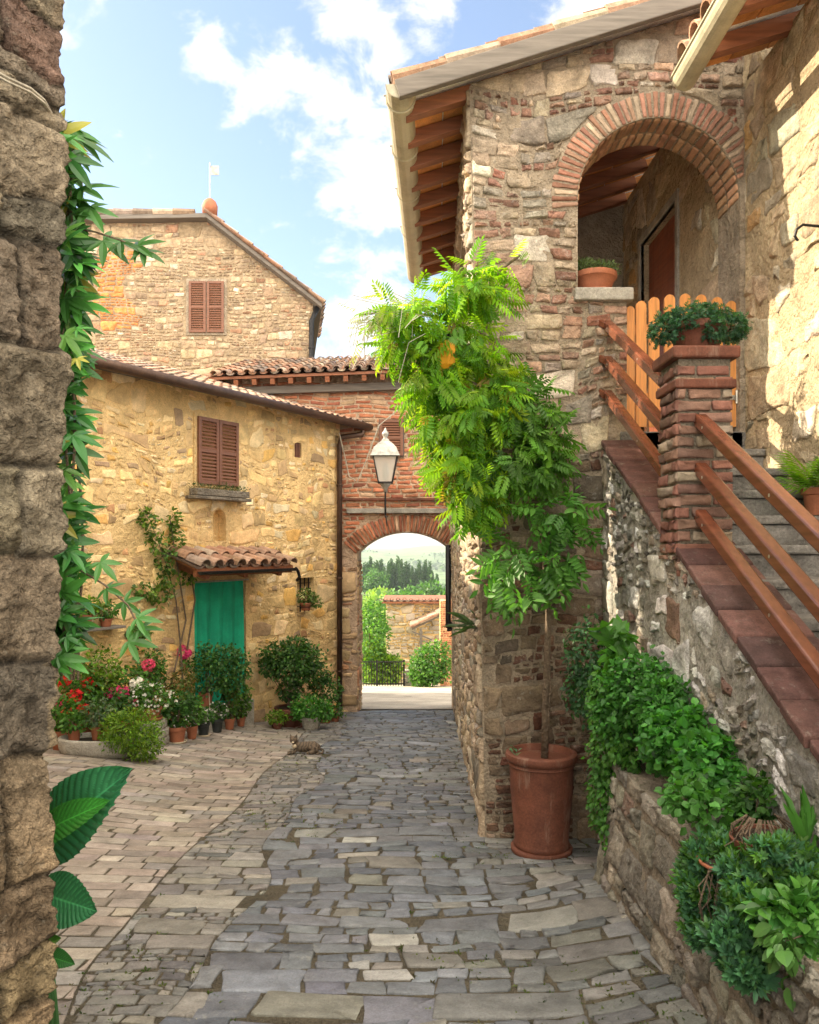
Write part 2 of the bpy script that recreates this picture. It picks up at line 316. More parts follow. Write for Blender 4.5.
def mask(P, bounds, holes=(), clips=(), minfrac=.22):
    """bounds x0,x1,y0,y1; holes ('rect',x0,x1,y0,y1) / ('circ',cx,cy,r,ymin); clips (nx,ny,d): keep nx*x+ny*y<=d"""
    x0, x1, y0, y1 = bounds
    cl = [(-1, 0, -x0), (1, 0, x1), (0, -1, -y0), (0, 1, y1)]+list(clips)
    A0 = area(P); keep = np.ones(len(P), bool); P = P.copy()
    for nx, ny, d in cl:
        l = math.hypot(nx, ny); nx, ny, d = nx/l, ny/l, d/l
        e = P[..., 0]*nx+P[..., 1]*ny-d
        e = np.maximum(e, 0); P[..., 0] -= e*nx; P[..., 1] -= e*ny
    for h in holes:
        c = P.mean(1)
        if h[0] == 'rect':
            _, a, b, q, r = h
            keep &= ~((c[:, 0] > a) & (c[:, 0] < b) & (c[:, 1] > q) & (c[:, 1] < r))
            X, Y = P[..., 0], P[..., 1]; ins = (X > a) & (X < b) & (Y > q) & (Y < r)
            ds = np.stack([X-a, b-X, Y-q, r-Y]); w = ds.argmin(0)
            X[:] = np.where(ins & (w == 0), a, np.where(ins & (w == 1), b, X)); Y[:] = np.where(ins & (w == 2), q, np.where(ins & (w == 3), r, Y))
        else:
            _, cx, cy, R, ym = h
            dx, dy = c[:, 0]-cx, c[:, 1]-cy; keep &= ~((dx*dx+dy*dy < R*R) & (c[:, 1] > ym))
            X, Y = P[..., 0], P[..., 1]; D = np.hypot(X-cx, Y-cy)+1e-9; ins = (D < R) & (Y > ym)
            X[:] = np.where(ins, cx+(X-cx)/D*R, X); Y[:] = np.where(ins, cy+(Y-cy)/D*R, Y)
    keep &= area(P) > A0*minfrac
    return P[keep]
def pal(rs, n, P):
    w = np.array([p[0] for p in P], float); w /= w.sum(); idx = rs.choice(len(P), n, p=w)
    c = np.array([p[1] for p in P])[idx]
    return c*np.exp(rs.normal(0, .16, (n, 1)))*np.exp(rs.normal(0, .02, (n, 3)))
def stone_mesh(name, P, cols, fr, mat, parent=None, relief=.02, inset=.014, rs=None, sink=.012, tilt=.25, hvar=.35, ground=None, kind=None, rough=.18):
    S, n, _ = P.shape; C = P.mean(1, keepdims=True); D = P-C; L = np.linalg.norm(D, axis=2, keepdims=True)+1e-9
    hs = relief*(1+rs.uniform(-hvar, hvar, (S, 1))); tx = rs.normal(0, tilt*relief, (S, 1)); ty = rs.normal(0, tilt*relief, (S, 1))
    m = np.sqrt(area(P))[:, None]+1e-6
    def hh(Q, f, j): return hs*f+(tx*(Q[..., 0]-C[..., 0])+ty*(Q[..., 1]-C[..., 1]))/m*2*f+rs.normal(0, rough*relief, Q.shape[:2])*j
    rings = []
    for ins, f, j in ((0, None, 0), (.28, .6, .5), (1, .97, 1)):
        Q = C+D*np.maximum(1-ins*inset/L, .45)
        rings.append((Q, np.full(Q.shape[:2], -sink) if f is None else hh(Q, f, j)))
    Q = C+D*.5; rings.append((Q, hh(Q, 1.04, 1)))
    Q = C+D*0; Q = Q[:, :1]; cc = (Q, hh(Q, 1.05, 1))
    A = np.concatenate([r[0] for r in rings]+[cc[0]], 1); H = np.concatenate([r[1] for r in rings]+[cc[1]], 1)
    V = fr(A[..., 0], A[..., 1], H); nv = 4*n+1
    V = V.reshape(-1, 3)
    k = np.arange(n); k1 = (k+1) % n; fs = []
    for r in range(3): fs.append(np.stack([r*n+k, r*n+k1, (r+1)*n+k1, (r+1)*n+k], 1))
    q = np.stack([3*n+k[::2], 3*n+k1[::2], 3*n+(k1[::2]+1) % n, np.full(len(k[::2]), 4*n)], 1); fs.append(q)
    Fq = np.concatenate(fs); Fa = (Fq[None]+(np.arange(S)*nv)[:, None, None]).reshape(-1, 4)
    cv = np.repeat(cols, nv, 0)*(1+rs.uniform(-.1, .1, (S*nv, 1)))
    rim = np.zeros(nv, bool); rim[:n] = True; cv[np.tile(rim, S)] *= .8
    o = mk(name, V, Fa, mat, parent, cv, smooth=True)
    if kind: o['kind'] = kind
    return o
def slab(mb, fr, outline, holes=(), t=.35, c=0, faces=True):
    """plate with holes in frame coords, front at c, back at c-t"""
    loops = [list(outline)]+[list(h) for h in holes]
    vs = [[Vector((x, y, 0)) for x, y in l] for l in loops]
    tris = tessellate_polygon(vs); flat = [p for l in loops for p in l]; n = len(flat)
    V = [fr(x, y, c) for x, y in flat]+[fr(x, y, c-t) for x, y in flat]
    Fs = []
    for a, b, d in tris:
        Fs.append((a, b, d)); Fs.append((a+n, d+n, b+n))
    o = 0
    for l in loops:
        m = len(l)
        for i in range(m): Fs.append((o+i, o+(i+1) % m, o+(i+1) % m+n, o+i+n))
        o += m
    mb.add(V, Fs)
def arcpts(cx, cy, r, a0, a1, n): return [(cx+r*math.cos(math.radians(a0+(a1-a0)*i/n)), cy+r*math.sin(math.radians(a0+(a1-a0)*i/n))) for i in range(n+1)]
def voussoirs(cx, cy, r0, r1, a0, a1, n, rs, gap=.012):
    out = []
    for i in range(n):
        t0 = a0+(a1-a0)*i/n; t1 = a0+(a1-a0)*(i+1)/n; g0 = math.degrees(gap/2/r0)
        rr0 = r0+rs.uniform(-.004, .004); rr1 = r1+rs.uniform(-.02, .01); pts = []
        c = [(rr0, t0+g0), (rr1, t0+g0*.8), (rr1, t1-g0*.8), (rr0, t1-g0)]
        for e in range(4):
            A = c[e]; B = c[(e+1) % 4]
            for t in (.06, .5, .94):
                r = A[0]*(1-t)+B[0]*t; a = math.radians(A[1]*(1-t)+B[1]*t); pts.append((cx+r*math.cos(a), cy+r*math.sin(a)))
        out.append(pts)
    P = np.array(out)
    return P+rs.uniform(-.002, .002, P.shape)
# ---------------------------------------------------------------- ground
def ss(t): t = np.clip(t, 0, 1); return t*t*(3-2*t)
def gz(X, Y):
    z = np.where(Y < 14.7, -.1*Y, -1.47-.14*(Y-14.7))
    z = np.where(Y > 30, -1.47-.14*15.3, z)
    z = z+.20*ss((-1.55-X)/2.4)*ss((Y-3)/5)*ss((14.2-Y)/1.2)
    z = z+.12*ss((X-.55)/.8)*ss((5.6-Y)/1.2)
    z = z+.005*np.sin(X*2.1+Y*1.3)+.004*np.sin(X*4.3-Y*2.1+1)
    return z
def G(u, v, lift=0):
    Y = 6.
    for _ in range(60):
        X = (u-U0)/F*Y; z = float(gz(X, Y))+lift
        Y = .5*Y+.5*(EYE-z)*F/(v-V0)
    return Vector(((u-U0)/F*Y, Y, EYE-(v-V0)/F*Y))
def gframe(a, b, c): 
    z = gz(a, b)+c
    return np.stack([a, b, z], -1)
def sheet(name, xs, ys, zf, mat, kind='structure'):
    X, Y = np.meshgrid(xs, ys); V = np.stack([X, Y, zf(X, Y)], -1).reshape(-1, 3); nx = len(xs)
    Fs = [(j*nx+i, j*nx+i+1, (j+1)*nx+i+1, (j+1)*nx+i) for j in range(len(ys)-1) for i in range(nx-1)]
    o = mk(name, V, np.array(Fs), mat, None, None, True); o['kind'] = kind; return o
# ---------------------------------------------------------------- leaves
def T_simple(w=.42, fold=.08):
    return (np.array([(0, 0, 0), (-w*.8, .35, fold), (-w*.62, .72, fold*.8), (0, 1, -.05), (w*.62, .72, fold*.8), (w*.8, .35, fold), (0, .5, 0)]),
            np.array([(0, 6, 2, 1), (6, 3, 3, 2), (0, 5, 4, 6), (6, 4, 3, 3)]))
def T_oval(w=.4, fold=.10, m=6):
    V = []; Fs = []
    for j in range(m+1):
        t = j/m; ww = w*math.sin(math.pi*t**.85)**.8 if 0 < j < m else .012
        for i in (-1, 0, 1): V.append((i*ww, t, abs(i)*fold*ww/w-.16*(t-.3)**2))
    for j in range(m):
        for i in (0, 1): k = 3*j+i; Fs.append((k, k+1, k+4, k+3))
    return np.array(V), np.array(Fs)
def T_quad(w=.35): return (np.array([(0, 0, 0), (w, .5, .08), (0, 1, -.05), (-w, .5, .08)]), np.array([(0, 1, 2, 3)]))
def T_multi(specs, w, base=T_quad):
    V = []; Fs = []
    bv, bf = base(w)
    for (x, y, ang, l, dz) in specs:
        c, s = math.cos(ang), math.sin(ang); b = len(V)
        for p in bv: V.append((x+(p[0]*c+p[1]*s)*l, y+(-p[0]*s+p[1]*c)*l, p[2]*l+dz*p[1]))
        Fs += [tuple(i+b for i in f) for f in bf]
    return np.array(V), np.array(Fs)
def T_pinnate(n=5, w=.24):
    sp = [(0, .86, 0, .26, -.1)]
    for i in range(n):
        y = .16+.7*i/n
        for s in (-1, 1): sp.append((0, y, s*math.radians(62-4*i), .34*(1-.25*abs(i/n-.4)), -.12))
    return T_multi(sp, w)
def T_palm(n=5, w=.17):
    return T_multi([(0, .12, math.radians(a), l, -.15) for a, l in zip(np.linspace(-105, 105, n), [.62, .82, .95, .82, .62] if n == 5 else [.5]*n)], w, lambda w: T_oval(w, .05, 5))
def T_tuft(n=7, w=.16):
    return T_multi([(0, 0, 2*math.pi*i/n, .6, .35) for i in range(n)], w)
def leaves(name, pts, dirs, nrms, size, T, mat, cols, parent=None, label=None):
    pts, dirs, nrms = [np.asarray(a, float) for a in (pts, dirs, nrms)]; n = len(pts)
    d = dirs/(np.linalg.norm(dirs, axis=1, keepdims=True)+1e-9)
    x = np.cross(d, nrms); x /= (np.linalg.norm(x, axis=1, keepdims=True)+1e-9); z = np.cross(x, d)
    tv, tf = T; s = np.asarray(size).reshape(-1, 1, 1)
    V = pts[:, None]+s*(tv[None, :, 0:1]*x[:, None]+tv[None, :, 1:2]*d[:, None]+tv[None, :, 2:3]*z[:, None])
    nv = len(tv); V = V.reshape(-1, 3)
    Fs = (tf[None]+(np.arange(n)*nv)[:, None, None]).reshape(-1, tf.shape[1])
    q = [tuple(dict.fromkeys(f)) for f in Fs.tolist()]
    o = mk(name, V, q, mat, parent, np.repeat(cols, nv, 0), smooth=False)
    if label: o['label'] = label
    return o
def blobpts(blobs, n, rs, shell=.55):
    """blobs: (cx,cy,cz,rx,ry,rz) -> pts, outward normals"""
    B = np.array(blobs, float); vol = (B[:, 3]*B[:, 4]*B[:, 5])**.67; idx = rs.choice(len(B), n, p=vol/vol.sum())
    d = rs.normal(size=(n, 3)); d /= np.linalg.norm(d, axis=1, keepdims=True)
    r = 1-(1-shell)*rs.rand(n, 1)**1.3; r = np.where(rs.rand(n, 1) < .16, r*rs.uniform(1, 1.38, (n, 1)), r)
    p = B[idx, :3]+d*r*B[idx, 3:]; nn = d/B[idx, 3:]; nn /= np.linalg.norm(nn, axis=1, keepdims=True)
    return p, nn
def cvar(rs, n, P, s=.26): 
    w = np.array([p[0] for p in P], float); w /= w.sum()
    return np.array([p[1] for p in P])[rs.choice(len(P), n, p=w)]*np.exp(rs.normal(0, s, (n, 1)))
def clump(name, blobs, n, size, T, mat, P, parent, seed, droop=.3, shell=.55, label=None, out=.7, up=.6):
    rs = np.random.RandomState(seed); p, nn = blobpts(blobs, n, rs, shell)
    d = nn*out+rs.normal(size=(n, 3))*.6; d[:, 2] -= droop
    nr = nn*.6+rs.normal(size=(n, 3))*.35; nr[:, 2] += up
    return leaves(name, p, d, nr, size*rs.uniform(.65, 1.25, n), T, mat, cvar(rs, n, P), parent, label)
GR_MID = [(3, (.065, .17, .025)), (2, (.10, .23, .035)), (1, (.04, .11, .02))]
GR_DARK = [(3, (.035, .105, .022)), (2, (.055, .14, .028)), (1, (.08, .18, .035))]
GR_LIME = [(3, (.13, .24, .02)), (2, (.18, .28, .03)), (1, (.07, .16, .02))]
GR_BLUE = [(3, (.06, .16, .085)), (2, (.08, .21, .10)), (1, (.11, .24, .09))]
# ================================================================ SETTING
rs = np.random.RandomState(7)
xs = np.concatenate([np.linspace(-14, -8.2, 8), np.linspace(-8, -2.1, 60), np.linspace(-2, 2, 41), np.linspace(2.3, 14, 12)])
sheet('street_ground', xs, np.concatenate([np.linspace(-3, 14.6, 90), np.linspace(14.9, 30, 20)]), lambda X, Y: gz(X, Y), M['joint'])
sheet('piazza_ground', np.linspace(-8, 8, 12), np.linspace(15.4, 29.9, 20), lambda X, Y: gz(X, Y)+.012, M['dust'])
SL = [(4, (.135, .145, .162)), (3, (.16, .167, .178)), (2, (.105, .114, .130)), (.8, (.19, .18, .16)), (.3, (.27, .265, .25))]
SC = [(4, (.165, .158, .148)), (3, (.19, .178, .16)), (2, (.125, .125, .122)), (1, (.24, .22, .19))]
def wob(y): return .08*np.sin(y*1.7)+.05*np.sin(y*3.9+1)
def paving(name, lay, x0, x1, w0, w1, pal_, seed, relief, y0=1.9, y1=15.0, rough=.16, tilt=.3, mat='paver'):
    r_ = np.random.RandomState(seed); P = lay; c = P.mean(1)
    k = (c[:, 0] > x0(c[:, 1])-.14) & (c[:, 0] < x1(c[:, 1])+.14) & (c[:, 1] > y0) & (c[:, 1] < y1)
    P = P[k]
    lo = x0(P[..., 1])+w0; hi = x1(P[..., 1])-w1
    P[..., 0] = np.clip(P[..., 0], lo, hi); A1 = P[..., 0].max(1)-P[..., 0].min(1); P = P[(area(P) > .0012) & (A1 > .03)]
    o = stone_mesh(name, P, pal(r_, len(P), pal_), gframe, M[mat], None, relief, .007, r_, .012, tilt, .3, rough=rough)
    o['kind'] = 'structure'; return o
L1 = rubble(1.0, 13.2, np.random.RandomState(1), band=(.14, .22), asp=(1.2, 2.6), gap=.012, jit=.1, warp=.008, x0=-1.8, y0=1.9, big=.12, sharp=True)
bl = lambda y: -1.53+.03*np.sin(y*2)+.25*ss((3.9-y)/1.2)
paving('cobbled_street_edge', L1, bl, lambda y: -.98+wob(y)-.1*ss((y-7)/4), .0, .0, SC, 11, .008)
L2 = rubble(2.9, 13.2, np.random.RandomState(2), band=(.17, .31), asp=(1.0, 2.1), gap=.014, jit=.14, warp=.012, x0=-1.25, y0=1.9, big=.30, thin=1.1, sharp=True)
L2 = L2[(L2.mean(1)[:, 0] > -1.3)]
r_ = np.random.RandomState(12); P = L2; c = P.mean(1); k = (c[:, 0] > -.98+wob(c[:, 1])-.1*ss((c[:, 1]-7)/4)-.14) & (c[:, 0] < 1.42) & (c[:, 1] < 15); P = P[k]
P[..., 0] = np.clip(P[..., 0], -.98+wob(P[..., 1])-.1*ss((P[..., 1]-7)/4), 1.45)
A1 = P[..., 0].max(1)-P[..., 0].min(1); P = P[(area(P) > .0012) & (A1 > .03)]; c = P.mean(1)
c1 = pal(r_, len(P), SL); c2 = pal(r_, len(P), [(3, (.145, .146, .145)), (2, (.17, .165, .15)), (.6, (.25, .24, .225)), (1.2, (.11, .113, .115))])
wx_ = ss((c[:, 0]-.35+.15*np.sin(c[:, 1]*2.3)+r_.normal(0, .12, len(P)))/.25)[:, None]
o = stone_mesh('street_slabs', P, c1*(1-wx_)+c2*wx_, gframe, M['paver'], None, .008, .007, r_, .012, .35, .3, rough=.15); o['kind'] = 'structure'
L4 = brickwork(6.2, 11.6, np.random.RandomState(4), bw=.32, bh=.14, gap=.012, jit=.05, warp=.006, x0=-7.6, y0=2.0)
paving('terrace_paving', L4, lambda y: -7.5+0*y, bl, .0, .012, [(4, (.26, .22, .185)), (3, (.29, .25, .21)), (1, (.22, .20, .18)), (1, (.34, .295, .25))], 14, .005, y1=13.2, rough=.12)
# valley and hills beyond the arch
def tz(X, Y):
    z = np.interp(Y, [29.9, 34, 45, 80, 150, 235, 300, 500, 800, 1150, 1500, 1900, 2600], [-3.75, -5, -10, -17, -15.5, -11, -16, -40, -45, -34, -18, -9, -14])
    far = ss((Y-700)/500); near = ss((Y-60)/100)
    return z+near*1.5*np.sin(X*.02+1)*np.cos(Y*.013)+far*(9*np.sin(X*.0042+.6)*np.sin(Y*.004)+5*np.sin(X*.013+Y*.006)+2*np.sin(X*.04))
sheet('valley_terrain', np.concatenate([np.linspace(-1500, -80, 50), np.linspace(-72, 72, 40), np.linspace(80, 1500, 50)]), np.concatenate([np.linspace(29.9, 300, 60), np.linspace(315, 2600, 70)]), tz, M['grass'])
# ================================================================ BUILDERS
TILE = [(4, (.30, .17, .11)), (3, (.36, .23, .16)), (3, (.24, .18, .14)), (2, (.42, .33, .25)), (1, (.17, .13, .11))]
def tiles(parent, O, E, S, L, D, seed, sp=.21, tl=.36, r=.082, name='roof_tiles'):
    r_ = np.random.RandomState(seed); O, E, S = Vector(O), Vector(E).normalized(), Vector(S).normalized(); Nn = E.cross(S)
    if Nn.z < 0: Nn = -Nn
    mb = MB(); cs = pal(r_, 4000, TILE); q = 0
    for i in range(int(L/sp)+1):
        for j in range(int(D/tl)+1):
            for cover in (0, 1):
                c0 = O+E*(sp*(i+.5*cover)+r_.uniform(-.008, .008))+S*(tl*j-r_.uniform(0, .03)+(-.02 if cover else 0))
                vs = []
                for (t, rr, h) in ((0, r*1.1, .018), (tl*1.12, r*.88, 0)):
                    for k in range(7):
                        a = math.pi*k/6
                        y = math.sin(a)*rr*(1 if cover else -.55)+(.03 if cover else .045)
                        vs.append(c0+S*t+E*math.cos(a)*rr+Nn*(y+(h if cover else h*.4)))
                # thickness lip at the lower end
                for k in range(7):
                    a = math.pi*k/6; y = math.sin(a)*(r*1.1-.014)*(1 if cover else -.45)+(.03 if cover else .06)
                    vs.append(c0+E*math.cos(a)*(r*1.1-.014)+Nn*(y+(.018 if cover else .007)))
                fs = [(k, k+1, 8+k, 7+k) for k in range(6)]+[(14+k, 15+k, k+1, k) for k in range(6)]
                mb.add(vs, fs, tuple(cs[q % 4000])); q += 1
    return mb.build(name, M['tile'], parent, smooth=False)
def shutter(parent, fr, a0, a1, b0, b1, c, name='shutter', lab=None):
    f = MB(); w = .055
    f.fbox(fr, a0, a0+w, b0, b1, c, c+.04); f.fbox(fr, a1-w, a1, b0, b1, c, c+.04)
    for b in (b0, b1-w, (b0+b1)/2-w/2): f.fbox(fr, a0+w, a1-w, b, b+w, c+.002, c+.038)
    o = f.build(name, M['shutter'], parent, bevel=.004)
    s = MB(); n = max(4, int((b1-b0)/.055))
    for i in range(n):
        b = b0+w+(b1-b0-2*w)*(i+.5)/n
        s.hexa([fr(a0+w, b-.022, c+.034), fr(a1-w, b-.022, c+.034), fr(a1-w, b-.016, c+.036), fr(a0+w, b-.016, c+.036),
                fr(a0+w, b+.016, c+.006), fr(a1-w, b+.016, c+.006), fr(a1-w, b+.022, c+.008), fr(a0+w, b+.022, c+.008)])
    s.build('louvre', M['shutter'], o)
    return o
def downpipe(parent, pts, r, mat='copper', name='downpipe'):
    m_ = MB(); m_.tube(pts, r, 10)
    p = Vector(pts[-2]); q = Vector(pts[-1])
    for t in (.15, .5, .85): 
        c = p.lerp(q, t); d = (q-p).normalized()*.015; m_.tube([c-d, c+d], r*1.25, 10)
    return m_.build(name, M[mat], parent, smooth=True)
def halfpipe(mb, p, q, r, t=.006, n=10, up=Vector((0, 0, 1))):
    p, q = Vector(p), Vector(q); d = (q-p).normalized(); s = d.cross(up).normalized(); vs = []
    for e in (p, q):
        for rr in (r, r-t):
            for k in range(n+1):
                a = math.pi*k/n; vs.append(e+s*math.cos(a)*rr-up*math.sin(a)*rr)
    m = n+1; fs = []
    for k in range(n): fs += [(k, k+1, 2*m+k+1, 2*m+k), (m+k+1, m+k, 3*m+k, 3*m+k+1), (k+1, k, m+k, m+k+1), (2*m+k, 2*m+k+1, 3*m+k+1, 3*m+k)]
    fs += [(0, 2*m, 3*m, m), (n, m+n, 3*m+n, 2*m+n)]
    mb.add(vs, fs)
    for e, cc in ((p, 0), (q, 0)):   # end caps
        mb.add([e+s*math.cos(math.pi*k/n)*(r-.001)-up*math.sin(math.pi*k/n)*(r-.001) for k in range(m)], [tuple(range(m))])
# ================================================================ LOGGIA BUILDING (right)
LOGA = [(4, (.36, .29, .215)), (3, (.42, .34, .25)), (1.5, (.44, .29, .21)), (2, (.27, .235, .195)), (1.0, (.48, .43, .36)), (.4, (.30, .14, .10))]
lg = thing('loggia_building', 'rubble stone building with a brick arched loggia and a tiled roof above the stairs', 'building', (1.4, 6, -.6))
fr = frame((0, 6, 0), (1, 0, 0), (0, 0, 1), (0, -1, 0))
hole = [(1.262, 3.50)]+arcpts(1.87, 4.2, .608, 180, 0, 20)+[(2.478, 2.45), (1.63, 2.45), (1.63, 3.50)]
mb = MB(); slab(mb, fr, [(.58, -1.2), (2.519, -1.2), (2.519, 5.70), (.456, 5.05)], [hole], .42)
w = mb.build('front_wall', M['mortar'], lg)
r1 = np.random.RandomState(21)
P = rubble(2.3, 6.6, r1, band=(.13, .24), asp=(1.1, 2.7), gap=.014, jit=.15, warp=.03, x0=.4, y0=-1.0, big=.22, k=4)
P = mask(P, (.45, 2.5, -1., 5.6), [('circ', 1.87, 4.2, .805, 4.1), ('rect', 1.25, 2.6, 3.52, 4.22), ('rect', 1.63, 2.6, 1.9, 3.6)], [(-1, -.0213, -.565), (-.31, 1, 4.91)])
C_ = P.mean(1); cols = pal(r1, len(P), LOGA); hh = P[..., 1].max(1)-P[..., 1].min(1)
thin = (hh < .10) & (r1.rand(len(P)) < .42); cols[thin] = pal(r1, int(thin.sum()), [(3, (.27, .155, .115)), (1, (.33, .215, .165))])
dark = (C_[:, 1] < 2.2)[:, None]; cols = np.where(dark, cols*np.array([.50, .46, .43]), cols)   # lower courses toned darker
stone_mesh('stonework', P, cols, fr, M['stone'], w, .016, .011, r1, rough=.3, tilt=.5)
r1 = np.random.RandomState(22)
P = voussoirs(1.87, 4.2, .61, .80, -6, 186, 50, r1, .013); P = mask(P, (1.0, 2.505, 3.9, 5.2))
stone_mesh('arch_ring', P, pal(r1, len(P), [(3, (.34, .18, .125)), (2, (.40, .24, .17)), (1, (.28, .14, .10)), (1.3, (.44, .34, .25))]), fr, M['brick'], w, .009, .008, r1, tilt=.1)
cyl = lambda a, b, c: np.stack([1.87+(.606-c)*np.cos(a/.606), 6.0+b, 4.2+(.606-c)*np.sin(a/.606)], -1)
P = outl([(i*.066, (i+1)*.066, y, y+.2) for i in range(29) for y in (.01, .215)], r1, .014, .05)
stone_mesh('arch_soffit', P, pal(r1, len(P), [(3, (.40, .22, .13)), (2, (.46, .28, .17))]), cyl, M['brick'], w, .01, .008, r1, tilt=.1)
# parapet cap
mb = MB(); mb.box(1.23, 1.665, 5.93, 6.44, 3.42, 3.515); mb.build('parapet_cap', M['concrete'], lg, bevel=.012)
mb = MB(); mb.box(1.58, 2.5, 5.985, 9.6, 2.25, 2.45); mb.build('loggia_floor', M['step'], lg, bevel=.01)
# side wall along the street (leans slightly)
frs = frame((.557, 6, 0), (.03, 1, 0), (-.0213, 0, 1), (-1, .03, 0))
mb = MB(); slab(mb, frs, [(0.0, -2.2), (8.75, -2.2), (8.75, 2.6), (3.8, 2.6), (3.8, 5.04), (0, 5.04)], [[(.75, 3.5), (3.1, 3.5), (3.1, 4.55), (.75, 4.55)]], .38)  # opening added to let sun in and brighten the loggia
sw = mb.build('side_wall', M['mortar'], lg)
r1 = np.random.RandomState(23)
P = rubble(9, 7.4, r1, band=(.17, .32), asp=(1.1, 2.6), gap=.02, jit=.12, warp=.03, x0=-.02, y0=-2.2, big=.28)
P = mask(P, (0.0, 8.75, -2.1, 5.02), [('rect', 3.8, 9, 2.6, 5.4), ('rect', .74, 3.11, 3.49, 4.56)])
stone_mesh('stonework', P, pal(r1, len(P), [(4, (.36, .28, .20)), (3, (.42, .33, .23)), (2, (.30, .26, .21)), (1, (.50, .44, .34))]), frs, M['stone'], sw, .03, .02, r1)
mb = MB(); mb.box(.70, 2.52, 9.42, 9.8, 4.45, 5.72); mb.box(.70, 1.0, 9.42, 9.8, 2.45, 4.449); mb.box(2.3, 2.52, 9.42, 9.8, 2.45, 4.449); mb.build('back_wall', M['mortar'], lg)  # gap between the boxes: unseen opening added to light the interior
# roof
S_ = Vector((1, 0, .31)).normalized(); E_ = Vector((.037, 1, 0))
def rp(x, y, d=0): return Vector((x, y, 4.92+.31*(x+.06-.037*(y-5.78))+d))
mb = MB(); p = [rp(-.08, 5.76), rp(3.3, 5.76), rp(3.3, 9.9), rp(.08, 9.9)]
mb.hexa([q+Vector((0, 0, .02)) for q in p]+[q+Vector((0, 0, .055)) for q in p]); rf = mb.build('roof', M['planelle'], lg)
me = rf.data; 
tiles(rf, rp(-.1, 5.84, .05), E_, S_, 4.0, 3.3, 31)
mb = MB()
for i in range(10):     # alternating clay boards between the rafters, seen from below
    for j in range(9):
        y = 6.07+i*.40; x = -.04+j*.3
        c = tuple(np.array((.72, .32, .11))*random.Random(i*31+j).uniform(.75, 1.15)); k = .037*(y-5.78)
        a, b = rp(x+k, y+.045, .002), rp(x+k+.29, y+.045, .002); e = Vector((.0, .335, 0))
        mb.hexa([a, b, b+e, a+e]+[v+Vector((0, 0, .012)) for v in (a, b, b+e, a+e)], c)
mb.build('ceiling_tiles', M['planelle'], rf)
for i in range(10):
    y = 6.07+i*.40; k = .037*(y-5.78); mb = MB(); x1 = 2.5
    mb.beam(rp(-.05+k, y, -.055), rp(x1, y, -.055), .085, .105); mb.build('rafter', M['rafter'], rf, bevel=.004)
mb = MB(); mb.beam(rp(-.09, 5.755, -.04), rp(3.2, 5.755, -.04), .06, .13); mb.build('rake_board', M['fascia'], rf, bevel=.008)
mb = MB(); mb.beam(rp(.98, 6.4, -.2), rp(.98+.11, 9.5, -.2), .14, .16); mb.build('purlin', M['rafter'], rf, bevel=.006)
mb = MB(); mb.tube([rp(-.14+.4*i*.0, 5.44, .085)+Vector((i*.42+.02, 0, i*.13)) for i in range(9)], .03, 8); 
r1 = np.random.RandomState(5)
mb = MB(); cs = pal(r1, 40, TILE)
for i in range(9):   # verge tiles along the rake
    a = rp(-.12+i*.385, 5.78, .06); b = rp(-.12+i*.385+.42, 5.78, .045); mb.tube([a, b], [.06, .048], 8, tuple(cs[i]))
mb.build('verge_tiles', M['tile'], rf)
mb = MB(); halfpipe(mb, (-.075, 5.76, 4.92), (.075, 9.8, 4.90), .10); gt = mb.build('gutter', M['gutter'], rf, smooth=False)
for y in (5.95, 6.7, 7.5, 8.4):
    mb = MB(); x = -.075+.037*(y-5.76); mb.tube([Vector((x+math.cos(a)*.107, y, 4.92+math.sin(a)*.107)) for a in np.linspace(math.pi, 2*math.pi, 10)]+[Vector((x+.107, y, 4.95))], .008, 6)
    mb.tube([Vector((x-.107, y, 4.92)), Vector((x-.107, y, 4.945)), Vector((x-.125, y, 4.94))], .007, 6); mb.build('bracket', M['gutter'], gt)
# ================================================================ RIGHT BUILDING
rb = thing('stair_side_building', 'golden plastered stone building on the far right with an orange raftered eave', 'building', (2.6, 4, .5))
frr = frame((2.52, 0, 0), (0, 1, 0), (0, 0, 1), (-1, 0, 0))
mb = MB(); slab(mb, frr, [(1.0, -1), (9.9, -1), (9.9, 5.6), (6.0, 5.6), (5.7, 5.05), (1.0, 5.05)], [[(7.55, 2.46), (8.7, 2.46), (8.7, 4.86), (7.55, 4.86)]], .4)
rm = rgb_mat('golden mortar', (.51, .40, .255), bump=1, bscale=18, bdist=.03, scale=2.5, amt=.3)
w = mb.build('wall', rm, rb); r1 = np.random.RandomState(41)
P = rubble(9, 6.8, r1, band=(.26, .46), asp=(.9, 2.1), gap=.04, jit=.2, warp=.05, x0=1, y0=-1, big=.5, k=4, thin=.9)
P = P[r1.rand(len(P)) < .85]
P = mask(P, (1, 9.8, -1, 5.5), [('rect', 7.52, 8.73, 2.4, 4.9), ('rect', 0, 5.75, 5.04, 6)])
stone_mesh('stonework', P, pal(r1, len(P), [(4, (.49, .38, .25)), (3, (.43, .34, .23)), (2, (.34, .29, .22)), (1.3, (.50, .32, .14)), (1, (.54, .47, .36))]), frr, M['stone'], w, .009, .03, r1, tilt=.8, hvar=.6, rough=.3)
mb = MB()
for i in range(7): mb.box(2.60, 2.64, 7.57+i*.16, 7.57+i*.16+.155, 2.47, 4.85)
d = mb.build('door', M['doorwood'], rb, bevel=.004)
mb = MB(); mb.box(2.62, 2.66, 7.55, 8.7, 2.46, 4.86); mb.build('door_backing', M['dark'], d)
mb = MB(); mb.box(2.58, 2.6, 8.5, 8.53, 3.3, 3.5); mb.tube([(2.57, 8.5, 3.4), (2.54, 8.5, 3.4), (2.54, 8.42, 3.4)], .01, 6); mb.build('handle', M['iron'], d)
